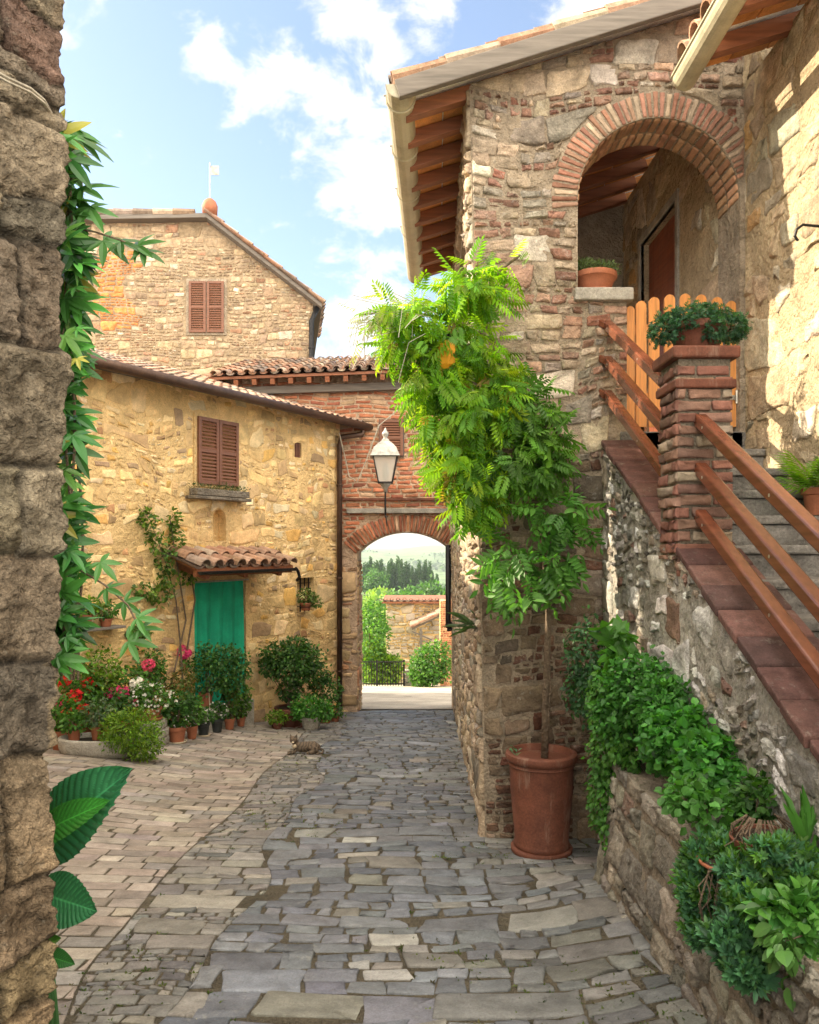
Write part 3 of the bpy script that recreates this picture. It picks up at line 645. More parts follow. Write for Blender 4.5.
mb = MB(); mb.box(2.50, 2.56, 7.47, 7.55, 2.46, 4.94); mb.box(2.50, 2.56, 8.7, 8.78, 2.46, 4.94); mb.box(2.50, 2.56, 7.55, 8.7, 4.86, 4.94); mb.build('door_surround', M['concrete'], rb, bevel=.01)
def rq(x, y, d=0): return Vector((x, y, 4.93+.30*(x-1.95)+d))
mb = MB(); p = [rq(1.98, 1.5), rq(4.2, 1.5), rq(4.2, 5.55), rq(1.98, 5.55)]; mb.hexa([q+Vector((0, 0, .02)) for q in p]+[q+Vector((0, 0, .06)) for q in p]); rf = mb.build('roof', M['planelle'], rb)
tiles(rf, rq(1.96, 1.5, .06), (0, 1, 0), (1, 0, .3), 4.0, 2.1, 33)
mb = MB()
for i in range(9):
    for j in range(3):
        y = 1.65+i*.45; a, b = rq(2.0+j*.26, y+.05, .002), rq(2.25+j*.26, y+.05, .002); e = Vector((0, .35, 0)); c = tuple(np.array((.62, .27, .09))*random.Random(i*7+j).uniform(.75, 1.15))
        mb.hexa([a, b, b+e, a+e]+[v+Vector((0, 0, .012)) for v in (a, b, b+e, a+e)], c)
mb.build('ceiling_tiles', M['planelle'], rf)
for i in range(9):
    y = 5.3-i*.45; mb = MB(); mb.beam(rq(1.99, y, -.055), rq(2.6, y, -.055), .085, .11); mb.build('rafter', M['rafter'], rf, bevel=.004)
mb = MB(); halfpipe(mb, (1.92, 1.4, 4.87), (1.92, 5.6, 4.86), .085); mb.tube([Vector((1.92-.085, 1.4, 4.88)), Vector((1.92-.085, 5.6, 4.87))], .012, 6); mb.build('gutter', M['gutter'], rf)
mb = MB(); mb.tube([(2.52, 4.92, 3.56), (2.42, 4.92, 3.57), (2.38, 4.92, 3.54), (2.37, 4.92, 3.5), (2.39, 4.92, 3.47)], .009, 6)
tag(mb.build('wall_hook', M['iron'], None), 'small rusty iron hook fixed in the golden wall at the far right', 'hook')
# ================================================================ STAIRS
st = thing('stone_stairs', 'grey stone staircase climbing behind the wooden rails to the picket gate', 'stairs', (2.1, 4, 1))
r1 = np.random.RandomState(51)
for k in range(15):
    z = 2.45-.17*k; y = 5.98-.34*k
    if k == 0: continue
    mb = MB(); mb.box(1.70, 2.515, y, y+.40, z-.05, z); mb.box(1.70, 2.515, y+.025, y+.40, z-.6, z-.052); s = mb.build('step', M['step'], st, bevel=.012)
mb = MB(); mb.box(1.70, 2.515, 5.985, 6.02, 2.2, 2.445); mb.build('riser', M['step'], st)
pw = thing('stair_parapet', 'sloping rubble wall with red brown coping tiles beside the stairs', 'wall', (1.6, 4, 0))
frp = frame((1.45, 0, 0), (0, 1, 0), (0, 0, 1), (-1, 0, 0)); zc = lambda y: -.505+.477*y
mb = MB(); slab(mb, frp, [(.6, -1), (5.99, -1), (5.99, zc(5.99)), (.6, zc(.6))], [], .27); w = mb.build('wall', M['mortar_grey'], pw)
P = rubble(5.5, 3.6, r1, band=(.16, .27), asp=(.8, 1.8), gap=.034, jit=.2, warp=.035, x0=.6, y0=-1, big=.4, k=4)
P = mask(P, (.6, 5.97, -1, 3), [], [(-.477, 1, -.53)]); kk = r1.rand(len(P)) < .84; P = P[kk]
stone_mesh('stonework', P, pal(r1, len(P), [(3, (.32, .31, .28)), (3, (.24, .225, .20)), (2.8, (.55, .54, .52)), (1.2, (.29, .24, .19)), (.5, (.28, .18, .14))]), frp, M['stone'], w, .013, .018, r1, tilt=.5, rough=.3)
mb = MB(); n = 25; cs = pal(r1, n+2, [(3, (.085, .042, .036)), (2, (.11, .055, .046)), (1, (.075, .042, .038))])
for i in range(n):
    y0 = .8+i*.2075; y1 = y0+.197; dz = r1.uniform(-.003, .003); dx_ = r1.uniform(-.01, .008)
    mb.hexa([Vector((x, y, zc(y)+h+dz)) for h in (0.0, .045+r1.uniform(-.004, .006)) for (x, y) in ((1.425+dx_, y0), (1.775, y0), (1.775, y1), (1.425+dx_, y1))], tuple(cs[i]))
mb.build('coping', M['coping'], pw, bevel=.009)
# brick pillar
bp = thing('brick_pillar', 'square red brick pillar on the stair parapet carrying a flower pot', 'pillar', (1.59, 4.45, 1.55))
mb = MB(); mb.box(1.445, 1.725, 4.30, 4.60, 1.45, 2.60); core = mb.build('core', M['mortar_dark'], bp)
for nm, f, W_ in (('front_bricks', frame((1.437, 4.295, 1.42), (1, 0, 0), (0, 0, 1), (0, -1, 0)), .296), ('side_bricks', frame((1.442, 4.29, 1.42), (0, 1, 0), (0, 0, 1), (-1, 0, 0)), .315)):
    P = brickwork(W_+.3, 1.16, r1, bw=.2, bh=.064, gap=.013, jit=.07, warp=.003); P = mask(P, (0, W_, 0, 1.15))
    if nm == 'side_bricks': P = mask(P, (0, W_, .1, 1.15))
    stone_mesh(nm, P, pal(r1, len(P), [(3, (.21, .10, .075)), (2, (.25, .15, .11)), (1, (.15, .09, .07)), (1, (.31, .25, .19))]), f, M['brick'], core, .014, .008, r1)
mb = MB(); mb.box(1.405, 1.765, 4.255, 4.64, 2.60, 2.665); mb.build('cap', M['terracotta_old'], bp, bevel=.012)
mb = MB(); mb.box(1.42, 1.75, 4.27, 4.625, 2.44, 2.49); mb.build('band', M['terracotta_old'], bp, bevel=.01)
# rails
def rail_set(lab, X, ya, yb, zs, sl_, grp):
    t = thing('handrail', lab, 'handrail', (X, (ya+yb)/2, zs[1]), grp)
    for z in zs:
        mb = MB(); mb.beam((X, ya, z), (X, yb, z-sl_*(ya-yb)), .064, .066); 
        p = Vector((X, ya, z)); rl_ = mb.build('rail', M['rail'], t, bevel=.010)
        for q_ in (.12, .9): mb = MB(); yq = ya-q_; zq = z-sl_*q_; mb.tube([(X-.033, yq, zq), (X-.029, yq, zq)], .008, 8); mb.build('bolt', M['steel'], rl_)
        if ya > 5: mb = MB(); mb.beam((X-.02, ya-.05, z-.02), (X-.045, ya+.02, z+.02), .05, .05); mb.build('rail_end', M['rail'], t, bevel=.01)
rail_set('three square varnished rails running down from the brick pillar to the right edge', 1.56, 4.30, 1.0, (2.275, 2.015, 1.765), .515, 'wooden stair rails')
rail_set('three square wooden rails between the stone wall and the brick pillar', 1.48, 5.99, 4.6, (3.25, 2.985, 2.73), .52, 'wooden stair rails')
# gate
gtt = thing('picket_gate', 'orange wooden picket gate closing the top of the stairs', 'gate', (2.07, 6.1, 2.48))
for i, u in enumerate((630, 641, 654, 669.5, 685, 701, 717, 731, 742)):
    x = (u-U0)/F*6.08; zt = 3.40+.09*math.sin(math.pi*i/8); mb = MB(); w = .036 if i not in (0, 8) else .03; y0, y1 = 6.07, 6.095
    pr = [(-w, 2.5), (w, 2.5), (w, zt-.02)]+[(w*math.cos(a), zt-.02+w*math.sin(a)) for a in np.linspace(.4, 2.74, 5)]+[(-w, zt-.02)]
    n = len(pr); mb.add([(x+a, y0, b) for a, b in pr]+[(x+a, y1, b) for a, b in pr], [tuple(range(n)), tuple(range(2*n-1, n-1, -1))]+[(k, (k+1) % n, n+(k+1) % n, n+k) for k in range(n)])
    mb.build('picket', M['plank'], gtt, bevel=.003)
for z in (2.68, 3.2): mb = MB(); mb.box(1.65, 2.5, 6.097, 6.13, z, z+.08); mb.build('crossbar', M['plank'], gtt, bevel=.004)
for z in (2.70, 3.22):
    mb = MB(); mb.box(2.40, 2.50, 6.055, 6.068, z, z+.035); mb.tube([(2.475, 6.05, z-.03), (2.475, 6.05, z+.07)], .012, 8); mb.build('hinge', M['steel'], gtt)
# ================================================================ PLANTER WALL
pl = thing('planter_wall', 'low rough stone retaining wall of the plant bed at lower right', 'wall', (1.3, 3, -.3))
frl = frame((1.15, 0, 0), (0, 1, 0), (.10, 0, 1), (-1, 0, .1))
mb = MB(); slab(mb, frl, [(.7, -.9), (4.75, -.9), (4.75, .36), (.7, .36)], [], .28); w = mb.build('wall', rgb_mat('earthy mortar', (.27, .225, .17), bump=1., bscale=30, bdist=.02, scale=5, lich=.3), pl)
r1 = np.random.RandomState(61)
PLC = [(3, (.24, .215, .175)), (3, (.19, .175, .15)), (1.5, (.28, .245, .195)), (.2, (.22, .155, .125)), (.6, (.33, .30, .25))]
P = rubble(4.3, 1.5, r1, band=(.20, .30), asp=(.9, 1.9), gap=.022, jit=.14, warp=.02, x0=.7, y0=-.9, big=.55, k=4, thin=.8); P = mask(P, (.7, 4.75, -.8, .36))
stone_mesh('stonework', P, pal(r1, len(P), PLC), frl, M['stone'], w, .016, .018, r1, tilt=.35, rough=.35)
fre = frame((1.16, 4.76, 0), (1, 0, 0), (.05, 0, 1), (0, 1, 0))
P = rubble(.4, 1.2, r1, band=(.2, .3), x0=0, y0=-.7); P = mask(P, (0, .29, -.7, .36)); stone_mesh('end_stonework', P, pal(r1, len(P), PLC), fre, M['stone'], w, .02, .02, r1)
mb = MB(); mb.box(1.2, 1.448, .7, 4.7, .2, .33); mb.build('soil', M['soil'], pl)
# ================================================================ ARCHWAY BUILDING (middle)
ab = thing('archway_building', 'red brick building with a segmental arch passage and wooden eave at the street end', 'building', (-.05, 14.7, -1.47))
fra = frame((0, 14.7, 0), (1, 0, 0), (0, 0, 1), (0, -1, 0))
cx, cz, Ra = -.06, .58, 1.26
a0 = math.degrees(math.acos(.90/Ra)); arch = arcpts(cx, cz, Ra, 180-a0, a0, 20)
ol = [(-3.9, 4.71), (-3.9, 2.4), (-1.5, 2.4), (-1.5, -2.3), (-.96, -2.3)]+arch+[(.84, -2.3), (1.6, -2.3), (1.6, 4.88)]
mb = MB(); slab(mb, fra, ol, [], 1.25); w = mb.build('wall', rgb_mat('pinkish mortar', (.50, .36, .25), bump=1, bscale=26, bdist=.02, scale=4), ab)
r1 = np.random.RandomState(71)
P = brickwork(5.6, 5, r1, bw=.27, bh=.085, gap=.026, jit=.12, warp=.02, x0=-3.9, y0=1.45)
P = mask(P, (-3.85, 1.55, 1.5, 4.6), [('circ', cx, cz, 1.60, 0), ('rect', -3.95, -1.45, 0, 2.4)])
BR = [(4, (.42, .16, .085)), (2, (.48, .22, .12)), (1, (.34, .13, .08)), (1, (.50, .34, .22))]
stone_mesh('brickwork', P, pal(r1, len(P), BR), fra, M['brick'], w, .014, .01, r1)
P = rubble(3.4, 3.8, r1, band=(.2, .34), x0=-1.5, y0=-2.2, gap=.03, jit=.16, warp=.03); P = mask(P, (-1.45, 1.5, -2.1, 1.52), [('rect', -.96, .84, -3, 1.45)])
OCH = [(4, (.50, .34, .19)), (3, (.56, .40, .22)), (2, (.40, .27, .16)), (1, (.46, .24, .13))]
c = P.mean(1); P = P[~(((c[:, 0] > -1.0) & (c[:, 0] < .88)) | ((np.hypot(c[:, 0]-cx, c[:, 1]-cz) < 1.62) & (c[:, 1] > 1.25)))]
stone_mesh('pier_stones', P, pal(r1, len(P), OCH), fra, M['softstone'], w, .02, .02, r1)
frj = frame((-.958, 14.7, 0), (0, 1, 0), (0, 0, 1), (1, 0, 0)); P = rubble(1.3, 3.8, r1, band=(.2, .34), y0=-2.2, gap=.03); P = mask(P, (0, 1.25, -2.1, 1.3))
stone_mesh('reveal_stones', P, pal(r1, len(P), OCH), frj, M['softstone'], w, .02, .02, r1)
P = voussoirs(cx, cz, Ra+.005, Ra+.32, a0-2, 180-a0+2, 34, r1, .02)
stone_mesh('arch_ring', P, pal(r1, len(P), BR), fra, M['brick'], w, .03, .01, r1)
mb = MB(); mb.box(-1.15, 1.3, 14.6, 14.72, 2.18, 2.27); mb.build('ledge', M['concrete'], ab, bevel=.01)
mb = MB(); mb.box(-1.3, 1.6, 14.64, 14.72, 2.42, 2.46); mb.build('string_course', M['terracotta_old'], ab)
mb = MB(); mb.box(-.56, -.10, 14.62, 14.70, 3.22, 3.90); wi = mb.build('window', M['dark'], ab)
shutter(wi, fra, -.55, -.115, 3.23, 3.89, .08)
# eave: right end nearer
Ea, Eb = Vector((-3.6, 14.36, 4.56)), Vector((1.4, 14.2, 4.72)); Ed = (Eb-Ea).normalized(); Sd = Vector((0, 1, .3)).normalized()
mb = MB(); mb.hexa([Ea, Eb, Eb+Sd*3, Ea+Sd*3, Ea+Vector((0, 0, .05)), Eb+Vector((0, 0, .05)), Eb+Sd*3+Vector((0, 0, .05)), Ea+Sd*3+Vector((0, 0, .05))]); rf = mb.build('roof', M['rafter'], ab)
tiles(rf, Ea+Vector((0, -.03, .05)), Ed, Sd, 5.0, 3.0, 35, sp=.2, tl=.42, r=.066)
for i in range(16):
    p = Ea+Ed*(.15+.33*i); mb = MB(); mb.beam(p+Vector((0, .02, -.06)), p+Vector((0, .8, .17)), .08, .1); mb.build('rafter', M['rafter'], rf)
mb = MB(); mb.beam(Ea+Vector((0, .25, -.17)), Eb+Vector((0, .38, -.17)), .10, .14); mb.build('eave_beam', M['fascia'], rf, bevel=.01)
downpipe(ab, [(.70, 14.45, 1.6), (.70, 14.45, .2), (.74, 14.45, .05)], .05, 'iron')
# ================================================================ YELLOW HOUSE (left)
yh = thing('ochre_house', 'ochre stone house with brown shutters, green curtained door and tiled canopy', 'house', (-3, 11.7, -1))
Ro = Vector((-1.27, 14.6, 0)); Ad = Vector((-.5107, -.8597, 0)); Ny = Vector((.8597, -.5107, 0))
fy = frame(Ro, Ad, (0, 0, 1), Ny)
def H(u, v, c=0):
    """pixel -> (a, z) on the house wall plane pushed out by c"""
    k = (u-U0)/F; bx, by = Ro.x+Ny.x*c, Ro.y+Ny.y*c
    a = -(-bx+by*k)/(-Ad.x*1-(-Ad.y)*k) if False else (bx-by*k)/(Ad.y*k-Ad.x)
    Y = by+Ad.y*a; return a, EYE-(v-V0)/F*Y
def hr(u0, u1, v0, v1, c=0):
    a1, z1 = H(u0, v0, c); a0, z0 = H(u1, v1, c); return a0, a1, z0, z1
dr = hr(196, 246, 583, 722); vn = hr(294.5, 301.5, 442, 458); sw_ = hr(297, 314, 578, 611); ni = hr(213, 226, 518, 541)
def rect(r): return [(r[0], r[2]), (r[1], r[2]), (r[1], r[3]), (r[0], r[3])]
nr = (ni[1]-ni[0])/2; nich = [(ni[0], ni[2]), (ni[1], ni[2])]+arcpts((ni[0]+ni[1])/2, ni[3], nr, 0, 180, 8)
mb = MB(); slab(mb, fy, [(-.0, -2.2), (8.5, -2.2), (8.5, 3.90), (-.0, 3.90)], [rect(dr), rect(vn), rect(sw_), nich], .4); w = mb.build('wall', M['mortar_ochre'], yh)
mb = MB()
for q, nm_ in ((vn, 'vent_recess'), (sw_, 'window_recess'), ((ni[0]-.05, ni[1]+.05, ni[2]-.05, ni[3]+nr+.1), 'niche_back')): mb = MB(); mb.fbox(fy, q[0]-.02, q[1]+.02, q[2]-.02, q[3]+.02, -.22, -.16); mb.build(nm_, M['mortar_ochre'], w)
mb = MB(); mb.fbox(fy, dr[0]-.02, dr[1]+.02, dr[2], dr[3]+.02, -.39, -.3); mb.build('doorway_backing', M['dark'], w)
r1 = np.random.RandomState(81)
P = rubble(8.5, 6.2, r1, band=(.16, .30), asp=(1.0, 2.4), gap=.03, jit=.2, warp=.045, y0=-2.2, big=.3, k=3)
sh = hr(196, 236, 416, 487)
pd = .03; ex = lambda r: ('rect', r[0]-pd, r[1]+pd, r[2]-pd, r[3]+pd)
P = mask(P, (.01, 8.45, -2.1, 3.88), [ex(dr), ex(vn), ex(sw_), ('circ', (ni[0]+ni[1])/2, ni[3], nr+pd, ni[3]-.2), ex(ni), ('rect', sh[0]-.07, sh[1]+.07, sh[2]-.05, sh[3]+.1)])
kk = r1.rand(len(P)) < .86; P = P[kk]
YH = [(5, (.74, .52, .245)), (4, (.76, .57, .31)), (1.2, (.70, .43, .14)), (2.5, (.55, .38, .19)), (1.2, (.72, .58, .36)), (.8, (.54, .30, .15)), (.8, (.42, .29, .17))]
stone_mesh('stonework', P, pal(r1, len(P), YH), fy, M['softstone'], w, .007, .022, r1, tilt=.7, hvar=.6)
mb = MB(); mb.fbox(fy, sh[0]-.05, sh[1]+.05, sh[2]-.04, sh[3]+.05, -.05, .02); wi = mb.build('window', M['mortar_ochre'], yh)
mid = (sh[0]+sh[1])/2
shutter(wi, fy, sh[0], mid-.005, sh[2], sh[3], .022); shutter(wi, fy, mid+.005, sh[1], sh[2], sh[3], .022)
mb = MB()
for i in range(4): a = vn[0]+(vn[1]-vn[0])*(i+.5)/4; mb.fbox(fy, a-.012, a+.012, vn[2], vn[3], -.05, -.02)
mb.build('vent', M['shutter'], yh)
mb = MB()
for i in range(4): a = sw_[0]+(sw_[1]-sw_[0])*(i+.5)/4; mb.fbox(fy, a-.008, a+.008, sw_[2], sw_[3], -.08, -.06)
for i in range(3): b = sw_[2]+(sw_[3]-sw_[2])*(i+.5)/3; mb.fbox(fy, sw_[0], sw_[1], b-.006, b+.006, -.09, -.078)
g_ = mb.build('small_window', M['iron'], yh)
# sill shelf
sf = hr(195, 251, 492, 502, .2); 
mb = MB(); mb.fbox(fy, sf[0], sf[1], sf[2]+.0, sf[2]+.045, 0, .22); mb.build('sill', M['mortar_dark'], yh, bevel=.01)
# step
mb = MB(); dz = dr[2]; mb.fbox(fy, dr[0]-.02, dr[1]+.1, -1.4, H(220, 704)[1], 0.0, .16); mb.build('door_step', M['concrete'], yh, bevel=.02)
# curtain
cu = hr(194.5, 246.5, 583, 700, .05); nx, nz = 60, 14; V = []
for j in range(nz):
    for i in range(nx):
        s = i/(nx-1); t = j/(nz-1); a = cu[0]+(cu[1]-cu[0])*s
        V.append(fy(a, cu[3]+(cu[2]-cu[3])*t+.02*math.sin(s*9+1)*t, -.02+(.024+.022*t)*math.sin(s*29+.8*math.sin(t*2.2+s*5))+.01*math.sin(s*77)*(.4+t)))
cr = mk('door_curtain', V, np.array([(j*nx+i, j*nx+i+1, (j+1)*nx+i+1, (j+1)*nx+i) for j in range(nz-1) for i in range(nx-1)]), M['curtain'], None, None, True)
tag(cr, 'plain green cloth curtain hanging over the doorway under the tiled canopy', 'curtain')
mb = MB(); mb.tube([fy(cu[0]-.03, cu[3]+.01, .06), fy(cu[1]+.03, cu[3]+.01, .06)], .012, 8); mb.build('curtain_rod', M['steel'], cr)
# canopy
ca = thing('door_canopy', 'little clay tiled canopy with wooden frame above the green curtain', 'canopy', fy((dr[0]+dr[1])/2, H(220, 575)[1], .3))
c0, c1 = H(292, 572, .6)[0], H(183, 560, .35)[0]; zf = H(240, 570, .62)[1]
Oc = fy(c1, zf, .62); El = -Ad; Sc = (-Ny+Vector((0, 0, .33))).normalized()
mb = MB(); q = [Oc, Oc+El*(c1-c0), Oc+El*(c1-c0)+Sc*.65, Oc+Sc*.65]; mb.hexa(q+[v+Vector((0, 0, .04)) for v in q]); rf = mb.build('roof', M['rafter'], ca)
tiles(rf, Oc+Vector((0, 0, .04)), El, Sc, c1-c0-.05, .62, 36, sp=.23, tl=.33, r=.09)
mb = MB(); mb.beam(Oc+Vector((0, 0, -.04))-Sc*-.05, Oc+El*(c1-c0)+Vector((0, 0, -.04))+Sc*.05, .06, .09); mb.build('front_board', M['rafter'], rf)
for t in (.12, .5, .88): p = Oc+El*(c1-c0)*t+Vector((0, 0, -.08)); mb = MB(); mb.beam(p+Sc*.05, p+Sc*.62+Vector((0, 0, -.04)), .08, .1); mb.build('bracket', M['rafter'], ca)
mb = MB(); halfpipe(mb, Oc+Ny*.05+Vector((0, 0, -.0)), Oc+El*(c1-c0)+Ny*.05, .045); e = Oc+El*(c1-c0)+Ny*.05; mb.tube([e, e+El*.06+Vector((0, 0, -.05)), e+El*.1+Vector((0, 0, -.14)), e+El*.16-Ny*.1+Vector((0, 0, -.2))], .025, 8); mb.build('gutter', M['iron'], ca)
# roof + gutter
Oy = fy(8.5, 3.78, .34); Sy = (-Ny+Vector((0, 0, .32))).normalized(); LY = 8.75
mb = MB(); q = [Oy, Oy+El*LY, Oy+El*LY+Sy*3.4, Oy+Sy*3.4]; mb.hexa([v+Vector((0, 0, -.05)) for v in q]+[v for v in q]); rf = mb.build('roof', M['fascia'], yh)
tiles(rf, Oy+Vector((0, 0, -.02)), El, Sy, LY-.1, 3.2, 37, sp=.19, tl=.38, r=.07)
mb = MB(); mb.tube([Oy+Ny*.075+Vector((0, 0, .035)), Oy+El*(LY+.12)+Ny*.075+Vector((0, 0, -.02))], .07, 12); mb.build('gutter', M['copper'], rf, smooth=True)
e = Oy+El*(LY-.12)+Ny*.07+Vector((0, 0, -.1))
downpipe(yh, [e, e+Vector((0, 0, -.08)), fy(.12, 3.55, .1), fy(.12, 3.4, .08), fy(.12, -1.4, .08)], .048)
for e_ in (0, 8.38): mb = MB(); mb.fbox(fy, e_, e_+.1, -2.2, 3.85, -3.4, -.41); mb.build('end_wall', M['mortar_ochre'], yh)
# ================================================================ TALL HOUSE behind
th = thing('gabled_house', 'tall rubble stone house with shuttered gable window and weather vane behind the ochre roof', 'house', (-4, 17.5, 2))
YT = 17.5; ft = frame((0, YT, 0), (1, 0, 0), (0, 0, 1), (.16, -1, 0)); TX = lambda u: (u-U0)/F*YT; TZ = lambda v: EYE-(v-V0)/F*YT
gb = [(TX(-40), TZ(226)), (TX(100), TZ(222)), (TX(209), TZ(222)), (TX(313), TZ(303))]
mb = MB(); slab(mb, ft, [(TX(-40), 0), (TX(313), 0)]+gb[::-1], [], 5.5); w = mb.build('wall', rgb_mat('buff mortar', (.36, .275, .18), bump=1, bscale=22, bdist=.02, scale=3), th)
r1 = np.random.RandomState(91); P = rubble(8, 7, r1, band=(.13, .27), asp=(1.1, 2.6), gap=.028, jit=.16, warp=.025, x0=TX(-40), y0=3.0, big=.25)
wn = (TX(189), TX(224), TZ(333), TZ(282)); sl2 = (gb[3][1]-gb[2][1])/(gb[3][0]-gb[2][0])
P = mask(P, (TX(-38), TX(312.5), 3.2, TZ(223)), [('rect', wn[0]-.1, wn[1]+.1, wn[2]-.06, wn[3]+.1)], [(-sl2, 1, gb[2][1]-sl2*gb[2][0]-.03)])
c = P.mean(1); cols = pal(r1, len(P), [(4, (.42, .31, .20)), (3, (.37, .27, .175)), (2, (.30, .22, .15)), (1.5, (.50, .42, .31)), (.8, (.36, .21, .13))])
ob = (c[:, 0] > TX(95)) & (c[:, 0] < TX(133)+.2*np.sin(c[:, 1]*5)) & (c[:, 1] > TZ(330)) & (c[:, 1] < TZ(245)); cols[ob] = pal(r1, int(ob.sum()), [(1, (.62, .24, .08))])
stone_mesh('stonework', P, cols, ft, M['stone'], w, .016, .015, r1)
mb = MB(); mb.fbox(ft, wn[0]-.06, wn[1]+.06, wn[2]-.05, wn[3]+.06, 0, .03); wi = mb.build('window', M['mortar'], th); mid = (wn[0]+wn[1])/2
shutter(wi, ft, wn[0], mid-.01, wn[2], wn[3], .032); shutter(wi, ft, mid+.01, wn[1], wn[2], wn[3], .032)
mb = MB()
def rs_slab(p, q, h0, h1): mb.hexa([Vector((p[0], YT-.25, p[1]+h0)), Vector((q[0], YT-.25, q[1]+h0)), Vector((q[0]-.88, YT+5.5, q[1]+h0)), Vector((p[0]-.88, YT+5.5, p[1]+h0)), Vector((p[0], YT-.25, p[1]+h1)), Vector((q[0], YT-.25, q[1]+h1)), Vector((q[0]-.88, YT+5.5, q[1]+h1)), Vector((p[0]-.88, YT+5.5, p[1]+h1))])
e = (gb[3][0]+.22, gb[3][1]+sl2*.22); rs_slab(gb[0], gb[2], .0, .10); rs_slab(gb[2], e, .0, .10); rf = mb.build('roof', M['fascia'], th, bevel=.01)
sdir = Vector((gb[2][0]-e[0], 0, gb[2][1]-e[1])); tiles(rf, Vector((e[0], YT-.27, e[1]+.1)), (-.15, 1, 0), sdir, 3, sdir.length-.1, 38, sp=.24, tl=.4)
mb = MB(); cs = pal(r1, 30, TILE)
for i in range(int((gb[2][0]-gb[0][0])/.43)): p = Vector((gb[0][0]+i*.43, YT-.2, gb[1][1]+.13)); mb.tube([p, p+Vector((.46, 0, 0))], [.09, .07], 8, tuple(cs[i]))
mb.build('ridge_tiles', M['tile'], rf)
mb = MB(); x, z = TX(211), TZ(222)+.1; mb.lathe([(.0, 0), (.16, 0), (.17, .2), (.13, .3), (.06, .36), (0, .37)], (x, YT-.1, z), 16); mb.build('finial', M['terracotta'], rf, smooth=True)
mb = MB(); mb.tube([(x, YT-.1, z+.3), (x, YT-.1, z+1.15)], .012, 6); v_ = mb.build('weather_vane', M['steel'], th)
mb = MB(); mb.hexa([Vector((x+a, YT-.1+b, z+.88+c)) for c in (0, .2) for a, b in ((.02, -.006), (.2, -.006), (.2, .006), (.02, .006))]); mb.build('flag', M['lamp_metal'], v_)
downpipe(th, [(TX(318), YT-.05, TZ(308)), (TX(312), YT-.1, TZ(322)), (TX(312), YT-.1, 2.5)], .055, 'iron')
# hidden right flank stays stone coloured; nothing further
# unseen house beyond the left edge, added to block the sun
nb = thing('sun_block_house', 'plain ochre house added out of view on the left to block the sun', 'house', (-9, 5, -.6))
mb = MB(); mb.box(-11, -6.6, 1.2, 9.2, -1, 5.1); mb.build('wall', M['mortar_ochre'], nb)
mb = MB(); mb.box(-11, -6.62, .2, 6.5, 5.0, 8.0); mb.build('upper_sun_block', M['mortar_ochre'], nb)  # taller end, shaped to shade stairs and rails but not the wisteria
mb = MB(); mb.box(-11.3, -6.3, 0, 6.3, 8.0, 8.2); mb.build('upper_sun_block_top', M['terracotta_old'], nb)
mb = MB(); q = [Vector((-6.3, 1.0, 5.1)), Vector((-6.3, 9.3, 5.1)), Vector((-11.2, 9.3, 6.3)), Vector((-11.2, 1.0, 6.3))]; mb.hexa(q+[v+Vector((0, 0, .12)) for v in q]); mb.build('roof', M['terracotta_old'], nb)
# ================================================================ LANTERN
la = thing('wall_lantern', 'grey four sided street lantern on an iron stem before the brick arch', 'lantern', (-.41, 13.6, 2.28))
lx, ly = -.41, 13.6
mb = MB()
def sq(h, z, n=4): return [Vector((lx+h*a, ly+h*b, z)) for a, b in ((-1, -1), (1, -1), (1, 1), (-1, 1))]
tp, bt = sq(.20, 3.10), sq(.115, 2.66)
for a, b in zip(tp, bt): mb.beam(a, b, .018, .018, (1, .3, 0))
for L_ in (tp, bt):
    for i in range(4): mb.beam(L_[i], L_[(i+1) % 4], .022, .022)
mb.build('cage', M['iron'], la)
mb = MB()
for i in range(4): mb.add([tp[i]*.99+Vector((lx, ly, 3.1))*.01, tp[(i+1) % 4], bt[(i+1) % 4], bt[i]], [(0, 1, 2, 3)])
mb.build('glass_panes', M['glass'], la)
mb = MB(); prof = [(.25, 3.10), (.235, 3.13), (.19, 3.24), (.11, 3.33), (.07, 3.36), (.05, 3.40)]; vs = []
for h, z in prof: vs += sq(h, z)
mb.add(vs, [(4*j+i, 4*j+(i+1) % 4, 4*j+4+(i+1) % 4, 4*j+4+i) for j in range(5) for i in range(4)]+[(3, 2, 1, 0), (20, 21, 22, 23)]); mb.build('cap', M['lamp_metal'], la)
mb = MB(); mb.lathe([(.05, 3.39), (.03, 3.43), (.055, 3.47), (.06, 3.5), (.03, 3.54), (.012, 3.58), (0, 3.6)], (lx, ly, 0), 12); mb.build('finial', M['lamp_metal'], la, smooth=True)
mb = MB(); mb.lathe([(.0, 2.66), (.10, 2.65), (.07, 2.60), (.035, 2.56), (.03, 2.5), (0, 2.5)], (lx, ly, 0), 12); mb.lathe([(0, 2.70), (.045, 2.70), (.06, 2.85), (.04, 2.98), (0, 3.0)], (lx, ly, 0), 12); mb.build('base', M['lamp_metal'], la, smooth=True)
mb = MB(); mb.tube([(lx, ly, 2.52), (lx, ly, 2.2), (lx, ly+.05, 2.12), (lx, ly+.2, 2.08), (lx, ly+.6, 2.1), (lx, 14.62, 2.12)], .016, 8); mb.tube([(lx, 14.62, 1.95), (lx, 14.3, 2.0), (lx, 14.0, 2.08)], .012, 6); mb.build('bracket', M['iron'], la)
mb = MB(); mb.tube([fy(.3, 3.6, .2), (-1.15, 14.5, 3.1), (-1.1, 14.55, 2.85), (-.95, 14.55, 2.75), (-.8, 14.5, 3.1), (-.55, 14.4, 3.75), (-.1, 14.3, 4.1)], .010, 6)
tag(mb.build('wall_cable', M['cable']), 'loose pale cable looping over the brick wall left of the lantern', 'cable')
